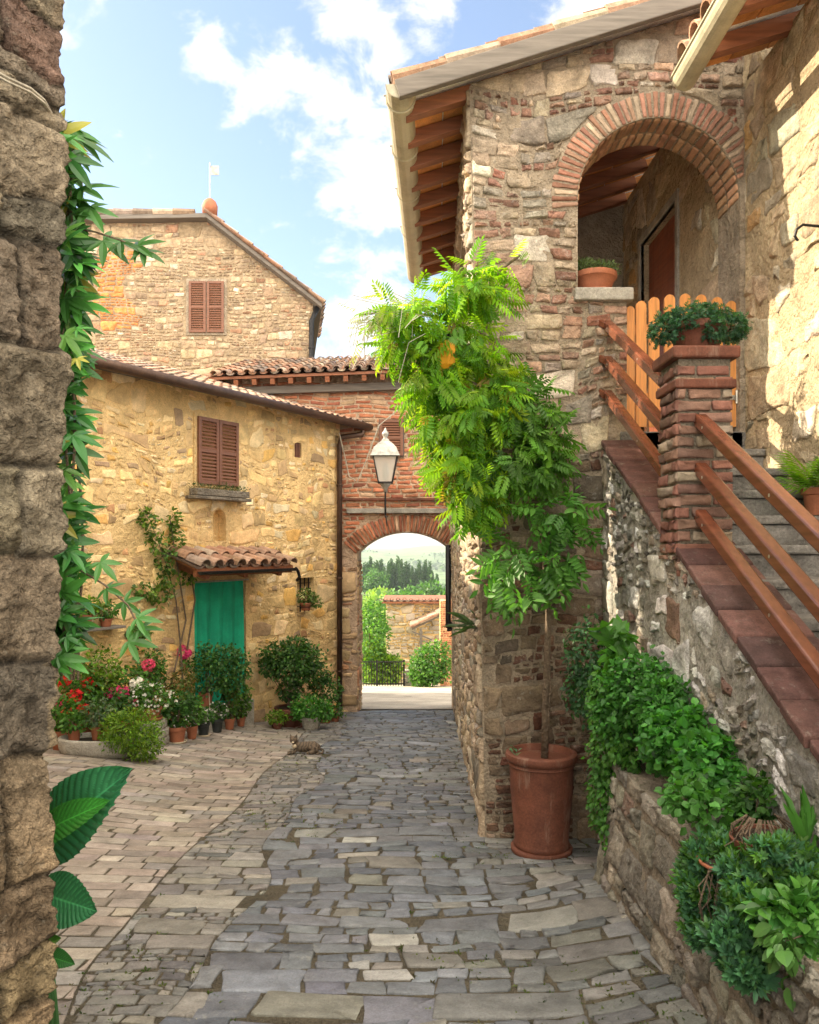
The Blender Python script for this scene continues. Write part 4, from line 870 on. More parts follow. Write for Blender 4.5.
# ================================================================ FOREGROUND WALL (left)
def fwall():
    L1_, z0, z1 = 1.9, -.9, 5.2
    # plan path: from behind-left towards the corner, then back away
    P0 = Vector((-1.62, 1.0, 0)); Pc = Vector((-.945, 2.25, 0)); P2 = Vector((-1.9, 2.85, 0))
    d1 = (Pc-P0).normalized(); d2 = (P2-Pc).normalized(); n1 = Vector((d1.y, -d1.x, 0)); n2 = Vector((d2.y, -d2.x, 0))
    La = (Pc-P0).length; Lb = (P2-Pc).length; R_ = .06
    rr = np.random.RandomState(101); rows = [z0]
    while rows[-1] < z1: rows.append(rows[-1]+rr.choice((.15, .22, .32) if rows[-1] < 1.9 else (.07, .11, .16, .26))*rr.uniform(.85, 1.15))
    rows = np.array(rows); joints = [np.cumsum(rr.uniform(.28, .62, 14))-.5+rr.uniform(0, .2) for _ in rows]
    S = np.concatenate([np.arange(0, La-.35, .02), np.arange(La-.35, La+.12, .009), np.arange(La+.12, La+Lb, .05)]); Z = np.arange(z0, z1, .0105)
    colr = pal(rr, 400, [(4, (.215, .175, .13)), (3, (.265, .215, .15)), (2, (.165, .145, .115)), (.5, (.21, .14, .105)), (1.4, (.34, .28, .20))])
    off = rr.normal(0, .007, 400); tl = rr.normal(0, .08, (400, 2))
    V = []; Cc = []
    for z in Z:
        for s in S:
            q = s-La; a = .5+.5*math.tanh(q/.05)
            base = (P0+d1*s) if q < 0 else (Pc+d2*q)
            nn = (n1*(1-a)+n2*a).normalized()
            ws = s+.06*noise.noise((s*2.2, z*2.2, 3)); wz = z+.07*noise.noise((s*1.6, z*2., 9))+.02*noise.noise((s*7, z*7, 1))
            i = int(np.searchsorted(rows, wz))-1; i = max(0, min(i, len(rows)-2)); js = joints[i]
            j = int(np.searchsorted(js, ws)); j = max(0, min(j, len(js)-1))
            dl = ws-js[j-1] if j > 0 else 1; dr_ = js[j]-ws; db = wz-rows[i]; dt = rows[i+1]-wz
            if abs(q) < .12: dl = dr_ = 1
            e = min(dl, dr_, db, dt); idn = (i*17+j) % 400
            t = min(1, max(0, e/.026)); dj = .046 if z < 1.9 else .034; h = dj*(1-(1-t)**2.2)-dj*.8
            h += off[idn]+tl[idn, 0]*(dl-.2 if dl < 1 else 0)*.5+tl[idn, 1]*(db-.12)
            rg = noise.fractal((s*7+idn, z*9, idn*1.7), .9, 2.1, 5); h += .024*rg+.040*abs(noise.noise((s*6+2, z*16+s*7, 4.+idn)))+.030*abs(noise.noise((s*14, z*38+s*16, 7.)))+.012*noise.noise((s*50, z*60, 2.))-.014
            cf = 1-.42*math.exp(-(q/.13)**2); V.append(base+nn*(h*cf)+Vector((-.032*float(ss((1.45-z)/.5))+.010*math.sin(z*3.1), 0, z))-nn*.03)
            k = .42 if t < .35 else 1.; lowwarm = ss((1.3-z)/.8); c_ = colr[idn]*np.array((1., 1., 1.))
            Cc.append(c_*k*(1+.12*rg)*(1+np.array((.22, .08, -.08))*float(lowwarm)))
    ns = len(S); nzz = len(Z)
    Fs = np.array([(j*ns+i, j*ns+i+1, (j+1)*ns+i+1, (j+1)*ns+i) for j in range(nzz-1) for i in range(ns-1)])
    return V, Fs, np.array(Cc)
V, Fs, Cc = fwall()
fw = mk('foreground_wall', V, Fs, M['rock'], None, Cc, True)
tag(fw, 'rugged weathered stone wall filling the left edge close to the viewer', 'wall')
mb = MB(); mb.box(-6, -1.95, -2.5, 2.2, -1, 5.6); mb.box(-1.95, -1.62, -2.5, 1.0, -1, 5.6); mb.build('wall_shade_block', M['mortar_dark'], fw)  # unseen bulk behind the wall, added to shade the street
mb = MB()
for k in (0, 1): mb.tube([PX(-20, 62+k*5, 1.9), PX(8, 78+k*4, 1.98), PX(30, 88+k*4, 2.08), PX(44, 100+k*3, 2.15), PX(54, 118, 2.26), PX(60, 119, 2.4)], .004, 6)
tag(mb.build('wall_cable', M['cable']), 'pair of thin pale wires crossing the top of the foreground wall', 'cable')
# ================================================================ BEYOND THE ARCH
rl = thing('iron_railing', 'dark iron railing in front of the valley seen through the arch', 'railing', PX(388, 687, 28))
def bey(u, v, Y): return PX(u, v, Y)
yb = 27.5; zb = float(gz(0, yb)); xA, xB = (350-U0)/F*yb, (404-U0)/F*yb
mb = MB(); mb.beam((xA, yb, zb+.85), (xB, yb, zb+.85), .04, .04); mb.beam((xA, yb, zb+.1), (xB, yb, zb+.1), .03, .03)
for i in range(21): x = xA+(xB-xA)*i/20; mb.tube([(x, yb, zb), (x, yb, zb+.84)], .012, 5)
mb.build('bars', M['iron'], rl)
for x in (xA, (xA+xB)/2, xB): mb = MB(); mb.box(x-.03, x+.03, yb-.03, yb+.03, zb-.05, zb+.92); mb.build('post', M['iron'], rl)
r1 = np.random.RandomState(111)
cg = thing('stone_cottage', 'sunlit stone cottage with flat tiled edge beyond the arch', 'cottage', PX(415, 690, 31))
yc = 31.; fc = frame((0, yc, 0), (1, 0, 0), (0, 0, 1), (0, -1, 0)); CX = lambda u: (u-U0)/F*yc; CZ = lambda v: EYE-(v-V0)/F*yc
mb = MB(); slab(mb, fc, [(CX(386), CZ(720)), (CX(470), CZ(720)), (CX(470), CZ(603)), (CX(386), CZ(603))], [], 4); w = mb.build('wall', M['mortar_ochre'], cg)
P = rubble(3.4, 5, r1, band=(.2, .36), gap=.04, jit=.2, x0=CX(386), y0=CZ(720)); P = mask(P, (CX(386), CX(470), CZ(720), CZ(603)))
stone_mesh('stonework', P, pal(r1, len(P), [(3, (.50, .42, .30)), (3, (.42, .34, .24)), (1, (.58, .5, .4))]), fc, M['softstone'], w, .04, .02, r1)
Oc = Vector((CX(382), yc-.25, CZ(603))); mb = MB(); q = [Oc, Oc+Vector((3.6, 0, 0)), Oc+Vector((3.6, 4, .0)), Oc+Vector((0, 4, .0))]; mb.hexa(q+[v+Vector((0, 0, .07)) for v in q]); rf = mb.build('roof', M['rafter'], cg)
tiles(rf, Oc+Vector((0, 0, .07)), (1, 0, 0), (0, 1, .0), 3.5, .5, 39, sp=.25, tl=.42)
yp = 29.4; PXp = lambda u, v: PX(u, v, yp)
Oc = PXp(412, 630); B_ = PXp(450, 612); mb = MB(); q = [Oc, B_, B_+Vector((0, 1.5, 0)), Oc+Vector((0, 1.5, 0))]; mb.hexa(q+[v+Vector((0, 0, .06)) for v in q]); rf = mb.build('porch_roof', M['fascia'], cg)
tiles(rf, Oc+Vector((0, 0, .06)), (0, 1, 0), (B_-Oc), 1.5, (B_-Oc).length-.1, 40, sp=.22, tl=.36)
mb = MB(); mb.beam(PXp(421, 629), PXp(421, 655), .09, .09, (1, 0, 0)); mb.beam(PXp(421, 655), PXp(430, 650), .05, .05); mb.beam(Oc+Vector((0, 0, -.05)), PXp(432, 640), .05, .05); mb.build('porch_post', M['fascia'], cg)
pc = PX(447, 685, 28.); mb = MB(); mb.box(pc.x-.25, pc.x+.25, 27.7, 28.2, pc.z-.3, PX(447, 600, 28).z); gp = mb.build('brick_post', M['mortar_ochre'], None, bevel=.02)
tag(gp, 'slim red brick gate post at the right side of the passage view', 'post')
f_ = frame((pc.x-.25, 27.7, pc.z-.3), (1, 0, 0), (0, 0, 1), (0, -1, 0)); hgt = PX(447, 600, 28).z-pc.z+.3
P = brickwork(.7, hgt, r1, .22, .075); P = mask(P, (0, .5, 0, hgt)); stone_mesh('brickwork', P, pal(r1, len(P), BR), f_, M['brick'], gp, .012, .008, r1)
mb = MB(); p = PX(408, 687, 27.6)
for i in range(5): mb.box(p.x-.18+.02*i, p.x+.5-.03*i, 27.5, 27.9, p.z-.1+i*.14, p.z+.03+i*.14)
tag(mb.build('stone_stump_wall', M['concrete'], None, bevel=.03), 'short stub of stacked stones between the railing and the bush', 'wall')
def bush(name, label, blobs, n, size, T, P, seed, base, mat='leaf', cat='bush', trunk=True, group=None, **k):
    t = thing(name, label, cat, base, group)
    clump('crown', blobs, n, size, T, M[mat], P, t, seed, **k)
    if trunk:
        mb = MB(); b = Vector(base); r_ = random.Random(seed)
        for bb in blobs[:4]:
            c = Vector(bb[:3]); m_ = b.lerp(c, .5)+Vector((r_.uniform(-.1, .1), r_.uniform(-.1, .1), 0))*bb[3]
            mb.tube([b, m_, c], [max(.01, bb[3]*.06), max(.008, bb[3]*.045), max(.004, bb[3]*.02)], 6)
        mb.build('trunk', M['bark'], t)
    return t
b = PX(428, 688, 27); bush('round_bush', 'rounded green bush beside the brick post beyond the arch', [(b.x, 27, b.z+.75, .6, .6, .7), (b.x+.3, 27, b.z+.9, .55, .5, .7), (b.x-.25, 27, b.z+.5, .4, .4, .5)], 2600, .12, T_quad(), GR_MID, 5, b)
for i, (u, v, r_, h, P_, lab) in enumerate([(372, 660, .55, 1.2, GR_LIME, 'lime green shrub behind the left end of the railing'), (388, 668, .45, .8, GR_LIME, 'small yellow green shrub behind the middle of the railing'), (369, 625, .8, 1.4, GR_MID, 'tall leafy shrub at the left edge of the passage view')]):
    b = PX(u, v, 29.2); g_ = Vector((b.x, b.y, float(gz(b.x, 29.2)))); bush('garden_shrub', lab, [(b.x, b.y, b.z-.3, r_, r_, h), (b.x+.2, b.y, b.z, r_*.7, r_*.7, h*.6)], 1500, .13, T_quad(), P_, 20+i, g_)
# trees on the slope: one prototype copied
def copy_tree(o, loc, sc_, label, rz=0):
    c = o.copy(); COL.objects.link(c); c.location = loc; c.scale = (sc_, sc_, sc_*random.uniform(.9, 1.15)); c.rotation_euler.z = rz; c['label'] = label
    for ch in o.children: d = ch.copy(); COL.objects.link(d); d.parent = c
    return c
random.seed(3)
protos = []
for k, P_ in enumerate(([(3, (.08, .18, .03)), (2, (.12, .24, .04))], [(3, (.17, .28, .04)), (2, (.22, .32, .05))], [(3, (.05, .13, .03)), (2, (.08, .18, .04))])):
    t = thing('broadleaf_tree', 'x', 'tree', (0, 0, -400), 'broadleaf trees on the valley slope')
    r_ = random.Random(k); bl_ = [(r_.uniform(-1.6, 1.6), r_.uniform(-1.6, 1.6), -400+r_.uniform(2.6, 5.4), r_.uniform(1., 1.7), r_.uniform(1., 1.7), r_.uniform(.8, 1.5)) for _ in range(9)]
    clump('crown', bl_, 2300, .5, T_quad(.4), M['leaf'], P_, t, 30+k)
    mb = MB(); mb.tube([(0, 0, -401), (0.1, 0, -399), (0, .1, -396.5)], [.22, .16, .08], 7)
    for bb in bl_[:4]: mb.tube([(0, 0, -398.6), bb[:3]], [.1, .03], 5)
    mb.build('trunk', M['bark'], t); protos.append(t)
rowsT = [(44, 8, 4.6), (56, 9, 5.6), (72, 10, 6.5), (95, 12, 7.5), (125, 12, 9), (165, 13, 10)]
dep = ['nearest', 'second', 'third', 'fourth', 'fifth', 'farthest']; ordn = ['first', 'second', 'third', 'fourth', 'fifth', 'sixth', 'seventh', 'eighth', 'ninth', 'tenth', 'eleventh', 'twelfth', 'thirteenth']
used = set(); q = 0
for ri, (Y, n, wdt) in enumerate(rowsT):
    n_ = 6 if ri < 5 else 7
    for i in range(n_):
        u = 352+(i+random.uniform(.1, .9))*(112/n_); y = Y*random.uniform(.93, 1.07); x = (u-U0)/F*y
        s = wdt/6.2*random.uniform(.8, 1.15); k = (q*7) % 3 if ri else random.choice((1, 1, 0)); q += 1; z = float(tz(x, y))
        # crowns reach towards the sight line of the tree belt
        top = EYE-({0: 655, 1: 632, 2: 618, 3: 606, 4: 596, 5: 588}[ri]+random.uniform(-5, 8)-V0)/F*y; s = max(.8, min(2.2, (top-z)/6.3))
        lab = '%s %s tree from the left in the %s row on the valley slope' % (['mid green', 'light green', 'dark green'][k], ordn[i], dep[ri])
        if k not in used:
            t = protos[k]; used.add(k); t.location = (x, y, z-.3); t.scale = (s, s, s); t['label'] = lab
        else: copy_tree(protos[k], (x, y, z-.3), s, lab, random.uniform(0, 6))
# cypress row
t = thing('cypress_tree', 'x', 'tree', (0, 0, -400), 'row of cypresses on the far ridge')
bl_ = [(0, 0, -400+2+1.4*i, [.9, 1.15, 1.2, 1.1, .95, .75, .5][i], [.9, 1.15, 1.2, 1.1, .95, .75, .5][i], 1.3) for i in range(7)]
clump('crown', bl_, 2000, .5, T_quad(.3), M['leaf'], [(3, (.025, .07, .02)), (1, (.045, .10, .025))], t, 44, droop=-1.2, out=.3)
mb = MB(); mb.tube([(0, 0, -401), (0, 0, -396), (0, 0, -390.5)], [.2, .12, .03], 6); mb.build('trunk', M['bark'], t); cyp = t
for i in range(22):
    u = 364+i*3.45+random.uniform(-.7, .7); y = 228+random.uniform(-7, 7); x = (u-U0)/F*y; z = float(tz(x, y)); s = random.uniform(.68, .92)*(1.12 if 12 > i > 3 else .92)
    lab = 'slim dark cypress, number %s from the left of the ridge row' % (['one', 'two', 'three', 'four', 'five', 'six', 'seven', 'eight', 'nine', 'ten', 'eleven', 'twelve', 'thirteen', 'fourteen', 'fifteen', 'sixteen', 'seventeen', 'eighteen', 'nineteen', 'twenty', 'twenty-one', 'twenty-two'][i])
    if i == 0: t.location = (x, y, z-.3); t.scale = (s, s, s); t['label'] = lab
    else: copy_tree(cyp, (x, y, z-.3), s, lab, i)
y = 205; x = (375-U0)/F*y; t = copy_tree(protos[2], (x, y, float(tz(x, y))-.3), 1.25, 'broad dark umbrella-like tree rising above the left cypresses')
# ================================================================ POTS
def potprof(r, h, style='pot'):
    if style == 'bowl': return [(0, .0), (r*.62, 0), (r*.66, h*.05), (r*.78, h*.4), (r*.92, h*.72), (r, h*.76), (r*1.02, h*.86), (r, h), (r*.9, h), (r*.88, h*.9), (0, h*.86)]
    if style == 'urn': return [(0, 0), (r*.80, 0), (r*.84, h*.03), (r*.82, h*.06), (r*.80, h*.08), (r*.93, h*.6), (r*.95, h*.84), (r*.96, h*.86), (r*1.0, h*.87), (r*.97, h*.895), (r*1.04, h*.91), (r*1.08, h*.95), (r*1.06, h*.985), (r*1.0, h), (r*.93, h), (r*.90, h*.96), (r*.88, h*.93), (0, h*.93)]
    return [(0, 0), (r*.70, 0), (r*.72, h*.04), (r*.9, h*.74), (r*1.0, h*.76), (r*1.02, h*.8), (r*1.02, h*.97), (r*.99, h), (r*.9, h), (r*.88, h*.9), (0, h*.88)]
def pot(mat, r, h, loc, parent, style='pot', saucer=None, n=32):
    mb = MB(); mb.lathe(potprof(r, h, style), loc, n, wob=.006); o = mb.build('pot', M[mat], parent, smooth=True)
    o.data.set_sharp_from_angle(angle=math.radians(40)) if hasattr(o.data, 'set_sharp_from_angle') else None
    mb = MB(); mb.lathe([(0, h*.885), (r*.88, h*.9)], loc, 20); mb.build('soil', M['soil'], o)
    if saucer: mb = MB(); mb.lathe([(0, -.012), (r*.95, -.012), (r*1.08, .012), (r*1.05, .022), (r*.95, .006), (0, .004)], loc, n); mb.build('saucer', M[saucer], parent, smooth=True)
    return o
def flowers(parent, blobs, n, size, c, seed, name='flowers'):
    rr = np.random.RandomState(seed); p, nn = blobpts(blobs, n, rs=rr, shell=.9); d = rr.normal(size=(n, 3))
    return leaves(name, p, d, nn+[0, -.6, .4], size*rr.uniform(.7, 1.2, n), T_tuft(5, .3), M['petal'], cvar(rr, n, [(1, c)], .12), parent)
def stems(parent, base, blobs, seed, r=.006):
    mb = MB(); rr = random.Random(seed)
    for bb in blobs:
        for _ in range(3):
            c = Vector(bb[:3])+Vector((rr.uniform(-.5, .5)*bb[3], rr.uniform(-.5, .5)*bb[4], rr.uniform(-.2, .6)*bb[5])); m_ = Vector(base).lerp(c, .5)+Vector((rr.uniform(-.03, .03), rr.uniform(-.03, .03), .02))
            mb.tube([base, m_, c], [r, r*.8, r*.4], 5)
    mb.build('stems', M['bark'], parent)
seedc = [200]
def plant(name, label, base, potspec, fol, P_=GR_MID, n=500, ls=.05, T=None, fl=None, grp='potted plants outside the ochre house', mat='leaf', st=True, cat='potted plant', droop=.3, up=.6, out=.7):
    """fol: blobs relative to base; fl: list (blobs,n,size,colour)"""
    seedc[0] += 1; b = Vector(base); t = thing(name, label, cat, b, grp); top = b.copy()
    if potspec: mat_, r, h, style, sau = potspec; pot(mat_, r, h, tuple(b), t, style, sau); top = b+Vector((0, 0, h*.9))
    bl_ = [(b.x+f[0], b.y+f[1], b.z+f[2], f[3], f[4], f[5]) for f in fol]
    clump('foliage', bl_, n, ls, T or T_simple(), M[mat], P_, t, seedc[0], droop=droop, up=up, out=out)
    if st: stems(t, top-Vector((0, 0, .01)), bl_, seedc[0])
    for f in (fl or []): flowers(t, [(b.x+q[0], b.y+q[1], b.z+q[2], q[3], q[4], q[5]) for q in f[0]], f[1], f[2], f[3], seedc[0])
    return t
RED, PINK, WHITE = (.65, .02, .02), (.75, .06, .22), (.85, .83, .75)
def fs(Y): return Y/F
TC = 'terracotta'
def gp_(u, v): return G(u, v, .008)
g = gp_(177, 742); plant('jasmine_pot', 'glossy dark plant in a wide terracotta pot on a pale saucer', g, (TC, .115, .2, 'pot', 'saucer'), [(0, 0, .38, .2, .17, .2), (.08, 0, .5, .15, .15, .14), (-.1, 0, .3, .13, .12, .12)], GR_DARK, 700, .055, fl=[([(0, 0, .36, .2, .17, .2)], 25, .02, WHITE)])
g = gp_(192, 738.5); plant('shrub_pot', 'leafy green plant in the narrow terracotta pot between the wide pot and the black pots', g, (TC, .075, .17, 'pot', None), [(0, 0, .33, .14, .13, .17), (.02, 0, .45, .11, .1, .12)], GR_MID, 450, .05)
g = gp_(203.5, 735.5); plant('white_flower_pot', 'small white flowers in a black pot on a cream saucer', g, ('black_pot', .085, .18, 'pot', 'saucer'), [(0, 0, .25, .13, .12, .1)], GR_DARK, 260, .04, fl=[([(0, 0, .27, .14, .13, .1)], 22, .03, WHITE)])
g = gp_(217, 732); plant('white_flower_pot', 'white blossoms in the right hand black pot beside a thin white cane', g, ('black_pot', .088, .19, 'pot', None), [(0, 0, .28, .14, .12, .13)], GR_DARK, 280, .04, fl=[([(0, 0, .30, .15, .13, .13)], 22, .03, WHITE)])
mb = MB(); mb.tube([(g.x-.09, g.y, g.z), (g.x-.11, g.y, g.z+.55)], .007, 6); tag(mb.build('plant_cane', M['saucer']), 'thin white cane stuck upright beside the black pots', 'cane')
g = gp_(229.5, 729); plant('red_leaf_pot', 'tall plant with reddish stems in a terracotta pot right of the black pots', g, (TC, .08, .16, 'pot', None), [(0, 0, .38, .15, .13, .2), (0, 0, .6, .13, .12, .14)], [(3, (.07, .16, .03)), (1, (.14, .12, .04))], 520, .055)
g = gp_(241, 726); plant('lime_leaf_pot', 'pale green leafy plant in the rightmost small terracotta pot by the door', g, (TC, .07, .14, 'pot', None), [(0, 0, .32, .15, .13, .17), (.03, 0, .5, .12, .11, .12)], [(2, (.10, .2, .03)), (1, (.06, .14, .03))], 480, .055)
g = PX(206, 706, 11.3); gg = Vector((g.x, g.y, float(gz(g.x, g.y)))); 
mb = MB(); mb.box(g.x-.14, g.x+.14, g.y-.14, g.y+.14, gg.z-.02, g.z-.013); tag(mb.build('stone_block', M['concrete'], None, bevel=.02), 'stone block under the big dark bush in front of the curtain', 'block')
plant('box_bush_pot', 'big dense dark bush in a terracotta pot in front of the green curtain', g, (TC, .1, .2, 'pot', None), [(.05, 0, .45, .3, .25, .28), (.3, 0, .5, .28, .24, .3), (.2, 0, .68, .3, .24, .2), (-.02, 0, .7, .16, .15, .2), (.5, .0, .55, .16, .16, .22)], GR_DARK, 2600, .045)
# stone stack with white-flower bowl
g = gp_(154, 744); mb = MB(); r_ = random.Random(3)
for i in range(3): mb.box(g.x-.16+r_.uniform(-.02, .02), g.x+.14+r_.uniform(-.02, .02), g.y-.12, g.y+.15, g.z-.02+i*.105, g.z+.08+i*.105)
tag(mb.build('stone_pedestal', M['mortar_grey'], None, bevel=.018), 'stack of three rough stones carrying the white flowered pot', 'pedestal')
plant('white_bush_pot', 'mass of white flowers in a terracotta pot on the stone stack', g+Vector((-.02, 0, .31)), (TC, .115, .14, 'bowl', TC), [(0, 0, .24, .22, .17, .16), (-.05, 0, .36, .16, .14, .1)], GR_MID, 600, .045, fl=[([(0, -.03, .26, .23, .18, .18)], 110, .035, WHITE)])
g = PX(170, 682, 11.4); gz0 = float(gz(g.x, g.y)); mb = MB(); mb.tube([(g.x, g.y, gz0), (g.x, g.y, g.z-.02)], .02, 8); mb.lathe([(0, 0), (.12, 0), (.12, .02), (0, .02)], (g.x, g.y, g.z-.035), 16); mb.lathe([(0, 0), (.15, 0), (.15, .03), (0, .04)], (g.x, g.y, gz0), 16)
tag(mb.build('plant_stand', M['iron']), 'thin iron plant stand holding the pink geranium left of the door', 'stand')
plant('pink_geranium', 'pink geranium in a dark pot standing high left of the door', g, ('black_pot', .13, .16, 'bowl', None), [(0, 0, .28, .27, .2, .17), (-.05, 0, .18, .2, .18, .1)], GR_MID, 650, .055, fl=[([(-.25, -.1, .38, .09, .07, .07), (.22, -.1, .44, .1, .07, .08), (.0, -.1, .42, .07, .06, .05)], 160, .055, PINK), ([(-.02, -.15, .0, .07, .05, .04)], 20, .04, RED)])
g = PX(176, 716, 10.9); mb = MB()
plant('orange_foliage_pot', 'olive and orange tinted plant between the geranium and the jasmine', Vector((g.x, g.y, float(gz(g.x, g.y))+.01)), (TC, .11, .2, 'pot', None), [(0, 0, .45, .22, .18, .2), (.1, 0, .65, .18, .15, .18)], [(2, (.13, .15, .04)), (1, (.28, .16, .05)), (1, (.08, .14, .03))], 700, .05)
# trough
g = gp_(92, 757); tr = thing('stone_trough', 'low oval stone trough holding small pots at the far left', 'trough', g)
mb = MB(); mb.lathe([(0, -.02), (.9, -.02), (.98, .05), (1.02, .15), (.98, .17), (.9, .165), (.87, .1), (0, .1)], (0, 0, 0), 36)
mb.V = [(g.x+v[0]*.46+.02, g.y+.18+v[1]*.22, g.z+v[2]*1.05) for v in mb.V]; mb.build('basin', M['concrete'], tr, smooth=True)
mb = MB(); mb.lathe([(0, .13), (.9, .12)], (0, 0, 0), 20); mb.V = [(g.x+v[0]*.46+.02, g.y+.18+v[1]*.22, g.z+v[2]*1.05) for v in mb.V]; mb.build('soil', M['soil'], tr)
plant('feathery_bush', 'bright yellow green feathery bush spilling over the right of the stone trough', g+Vector((.40, .08, .13)), None, [(0, 0, .14, .30, .22, .24), (-.15, 0, .1, .2, .18, .2), (.15, -.05, .02, .2, .16, .2)], GR_LIME, 3200, .05, T_simple(.2), st=True)
plant('small_succulent_pot', 'small terracotta pot with dark rosettes at the left end of the trough', g+Vector((-.26, .16, .14)), (TC, .075, .12, 'pot', None), [(0, 0, .2, .15, .12, .12)], GR_MID, 260, .05)
plant('small_leafy_pot', 'small terracotta pot with grey green leaves in the middle of the trough', g+Vector((-.02, .2, .14)), (TC, .075, .15, 'pot', None), [(0, 0, .28, .18, .15, .16)], [(2, (.06, .11, .05)), (1, (.12, .16, .08))], 360, .045)
def onground(u, v, Y):
    p = PX(u, v, Y); return Vector((p.x, p.y, float(gz(p.x, p.y))+.008)), p.z
def backplant(name, label, u, v, Y, ru, rv, P_, n, ls, fl=None, T=None, potr=.15):
    b, z = onground(u, v, Y); s = fs(Y); h = z-b.z; rx, rz_ = ru*s, rv*s
    return plant(name, label, b, (TC, potr, .24, 'pot', None), [(0, 0, h, rx, .25, rz_), (-rx*.4, 0, h-rz_*.5, rx*.6, .22, rz_*.6), (rx*.4, 0, h-rz_*.3, rx*.6, .22, rz_*.6)], P_, n, ls, T, [([(q[0]*s, -.27, h-q[1]*s, .075, .05, .065)], 44, .052, c) for (q, c) in (fl or [])])
FL2 = [((-14, 6), RED), ((8, -4), (.8, .08, .2))]
backplant('red_geranium', 'red geranium behind the left end of the stone trough', 80, 690, 9.6, 20, 28, GR_MID, 1100, .055, [((-6, -14), RED), ((12, 16), RED), ((-3, 20), (.7, .1, .05)), ((-14, 6), (.8, .08, .2)), ((4, 2), RED)])
backplant('lime_shrub', 'tall lime green shrub behind the stone trough', 100, 672, 9.9, 20, 26, GR_LIME, 1100, .05, [((-4, 10), RED)])
backplant('pink_geranium', 'large geranium with pink and white heads behind the feathery bush', 128, 692, 10.1, 22, 26, GR_MID, 1300, .055, [((-4, -4), PINK), ((3, -3), PINK), ((2, 25), (.8, .08, .14)), ((-8, 14), WHITE), ((12, 8), (.8, .1, .2)), ((16, -12), WHITE), ((-14, -2), PINK)])
backplant('rose_geranium', 'geranium with rose red heads against the wall left of the plant stand', 147, 668, 10.7, 18, 20, GR_MID, 800, .055, [((8, -6), (.8, .1, .2)), ((2, 14), (.8, .1, .2)), ((-14, 22), (.8, .12, .25))])
backplant('dark_leaf_plant', 'dark leafed plant low behind the trough pots', 112, 705, 9.5, 20, 16, GR_DARK, 700, .05)
b = PX(62, 712, 9.0); bb = Vector((b.x, 9.0, float(gz(b.x, 9.0))+.008)); plant('leafy_pot', 'terracotta pot with mixed leaves tucked against the foreground wall', bb, (TC, .13, .22, 'pot', None), [(0, 0, .42, .22, .2, .2)], GR_MID, 500, .05)
# wall shelf pots
a, z = H(90, 628, .1); mb = MB(); mb.fbox(fy, a-.45, a+.25, z-.03, z, .0, .22); sh_ = mb.build('wall_shelf', M['fascia'], None, bevel=.005); tag(sh_, 'narrow board shelf on the ochre wall at far left', 'shelf')
p = fy(a+.08, z, .12); plant('shelf_pot', 'larger terracotta pot with yellowish leaves on the left of the wall shelf', p+Vector((0, 0, .002)), (TC, .085, .17, 'pot', None), [(0, 0, .27, .17, .12, .12)], GR_LIME, 300, .05, grp='pots on the wall shelf')
p = fy(a-.22, z, .12); plant('shelf_pot', 'smaller terracotta pot on the right of the wall shelf', p+Vector((0, 0, .002)), (TC, .08, .1, 'pot', None), [(0, 0, .2, .15, .12, .11)], GR_MID, 240, .045, grp='pots on the wall shelf')
a, z = H(136, 645, .1); p = fy(a, z, .13); t = plant('hanging_pot', 'small dark clay pot hanging on the ochre wall below the vine', p, ('terracotta_old', .09, .13, 'bowl', None), [(0, 0, .17, .15, .1, .08)], GR_MID, 160, .06, T_palm(), grp=None)
mb = MB(); mb.tube([p+Vector((0, 0, .1))-Ny*.13, p+Vector((0, 0, .1))-Ny*.08], .008, 6); mb.build('hook', M['iron'], t)
# window pot in the small barred window
a, z = H(304, 609, .06); p = fy(a, z-.02, .1); t = plant('window_pot', 'terracotta pot with pale flowers in the small barred window', p, (TC, .1, .13, 'pot', None), [(0, 0, .24, .17, .11, .12), (.18, -.05, .14, .1, .08, .08)], [(2, (.14, .2, .05)), (1, (.07, .14, .03))], 380, .05, fl=[([(0, -.05, .28, .13, .08, .09)], 26, .03, (.85, .8, .4))], grp=None)
mb = MB(); mb.tube([p+Vector((.1*math.cos(k), .1*math.sin(k), .06)) for k in np.linspace(0, 6.283, 17)], .007, 5); mb.tube([p-Ny*.1+Vector((0, 0, .06)), p-Ny*.2+Vector((0, 0, .06))], .007, 5); mb.build('holder', M['iron'], t)
# sill planter
a0_, a1_, z0_, z1_ = sf; t = thing('window_box', 'long dark planter box with sparse plants under the brown shutters', 'planter', fy((a0_+a1_)/2, z0_+.05, .14))
mb = MB(); mb.fbox(fy, a0_+.05, a1_-.03, z0_+.052, z0_+.15, .05, .22); mb.build('box', M['mortar_dark'], t, bevel=.008)
c = fy((a0_+a1_)/2, z0_+.17, .13); clump('foliage', [tuple(fy(a0_+(a1_-a0_)*s, z0_+.17, .13))+(.1, .08, .06+.05*(i == 2)) for i, s in enumerate((.1, .3, .45, .65, .9))], 420, .035, T_simple(.25), M['leaf'], [(2, (.10, .13, .05)), (1, (.05, .09, .03))], t, 77, up=.2, droop=-.6)
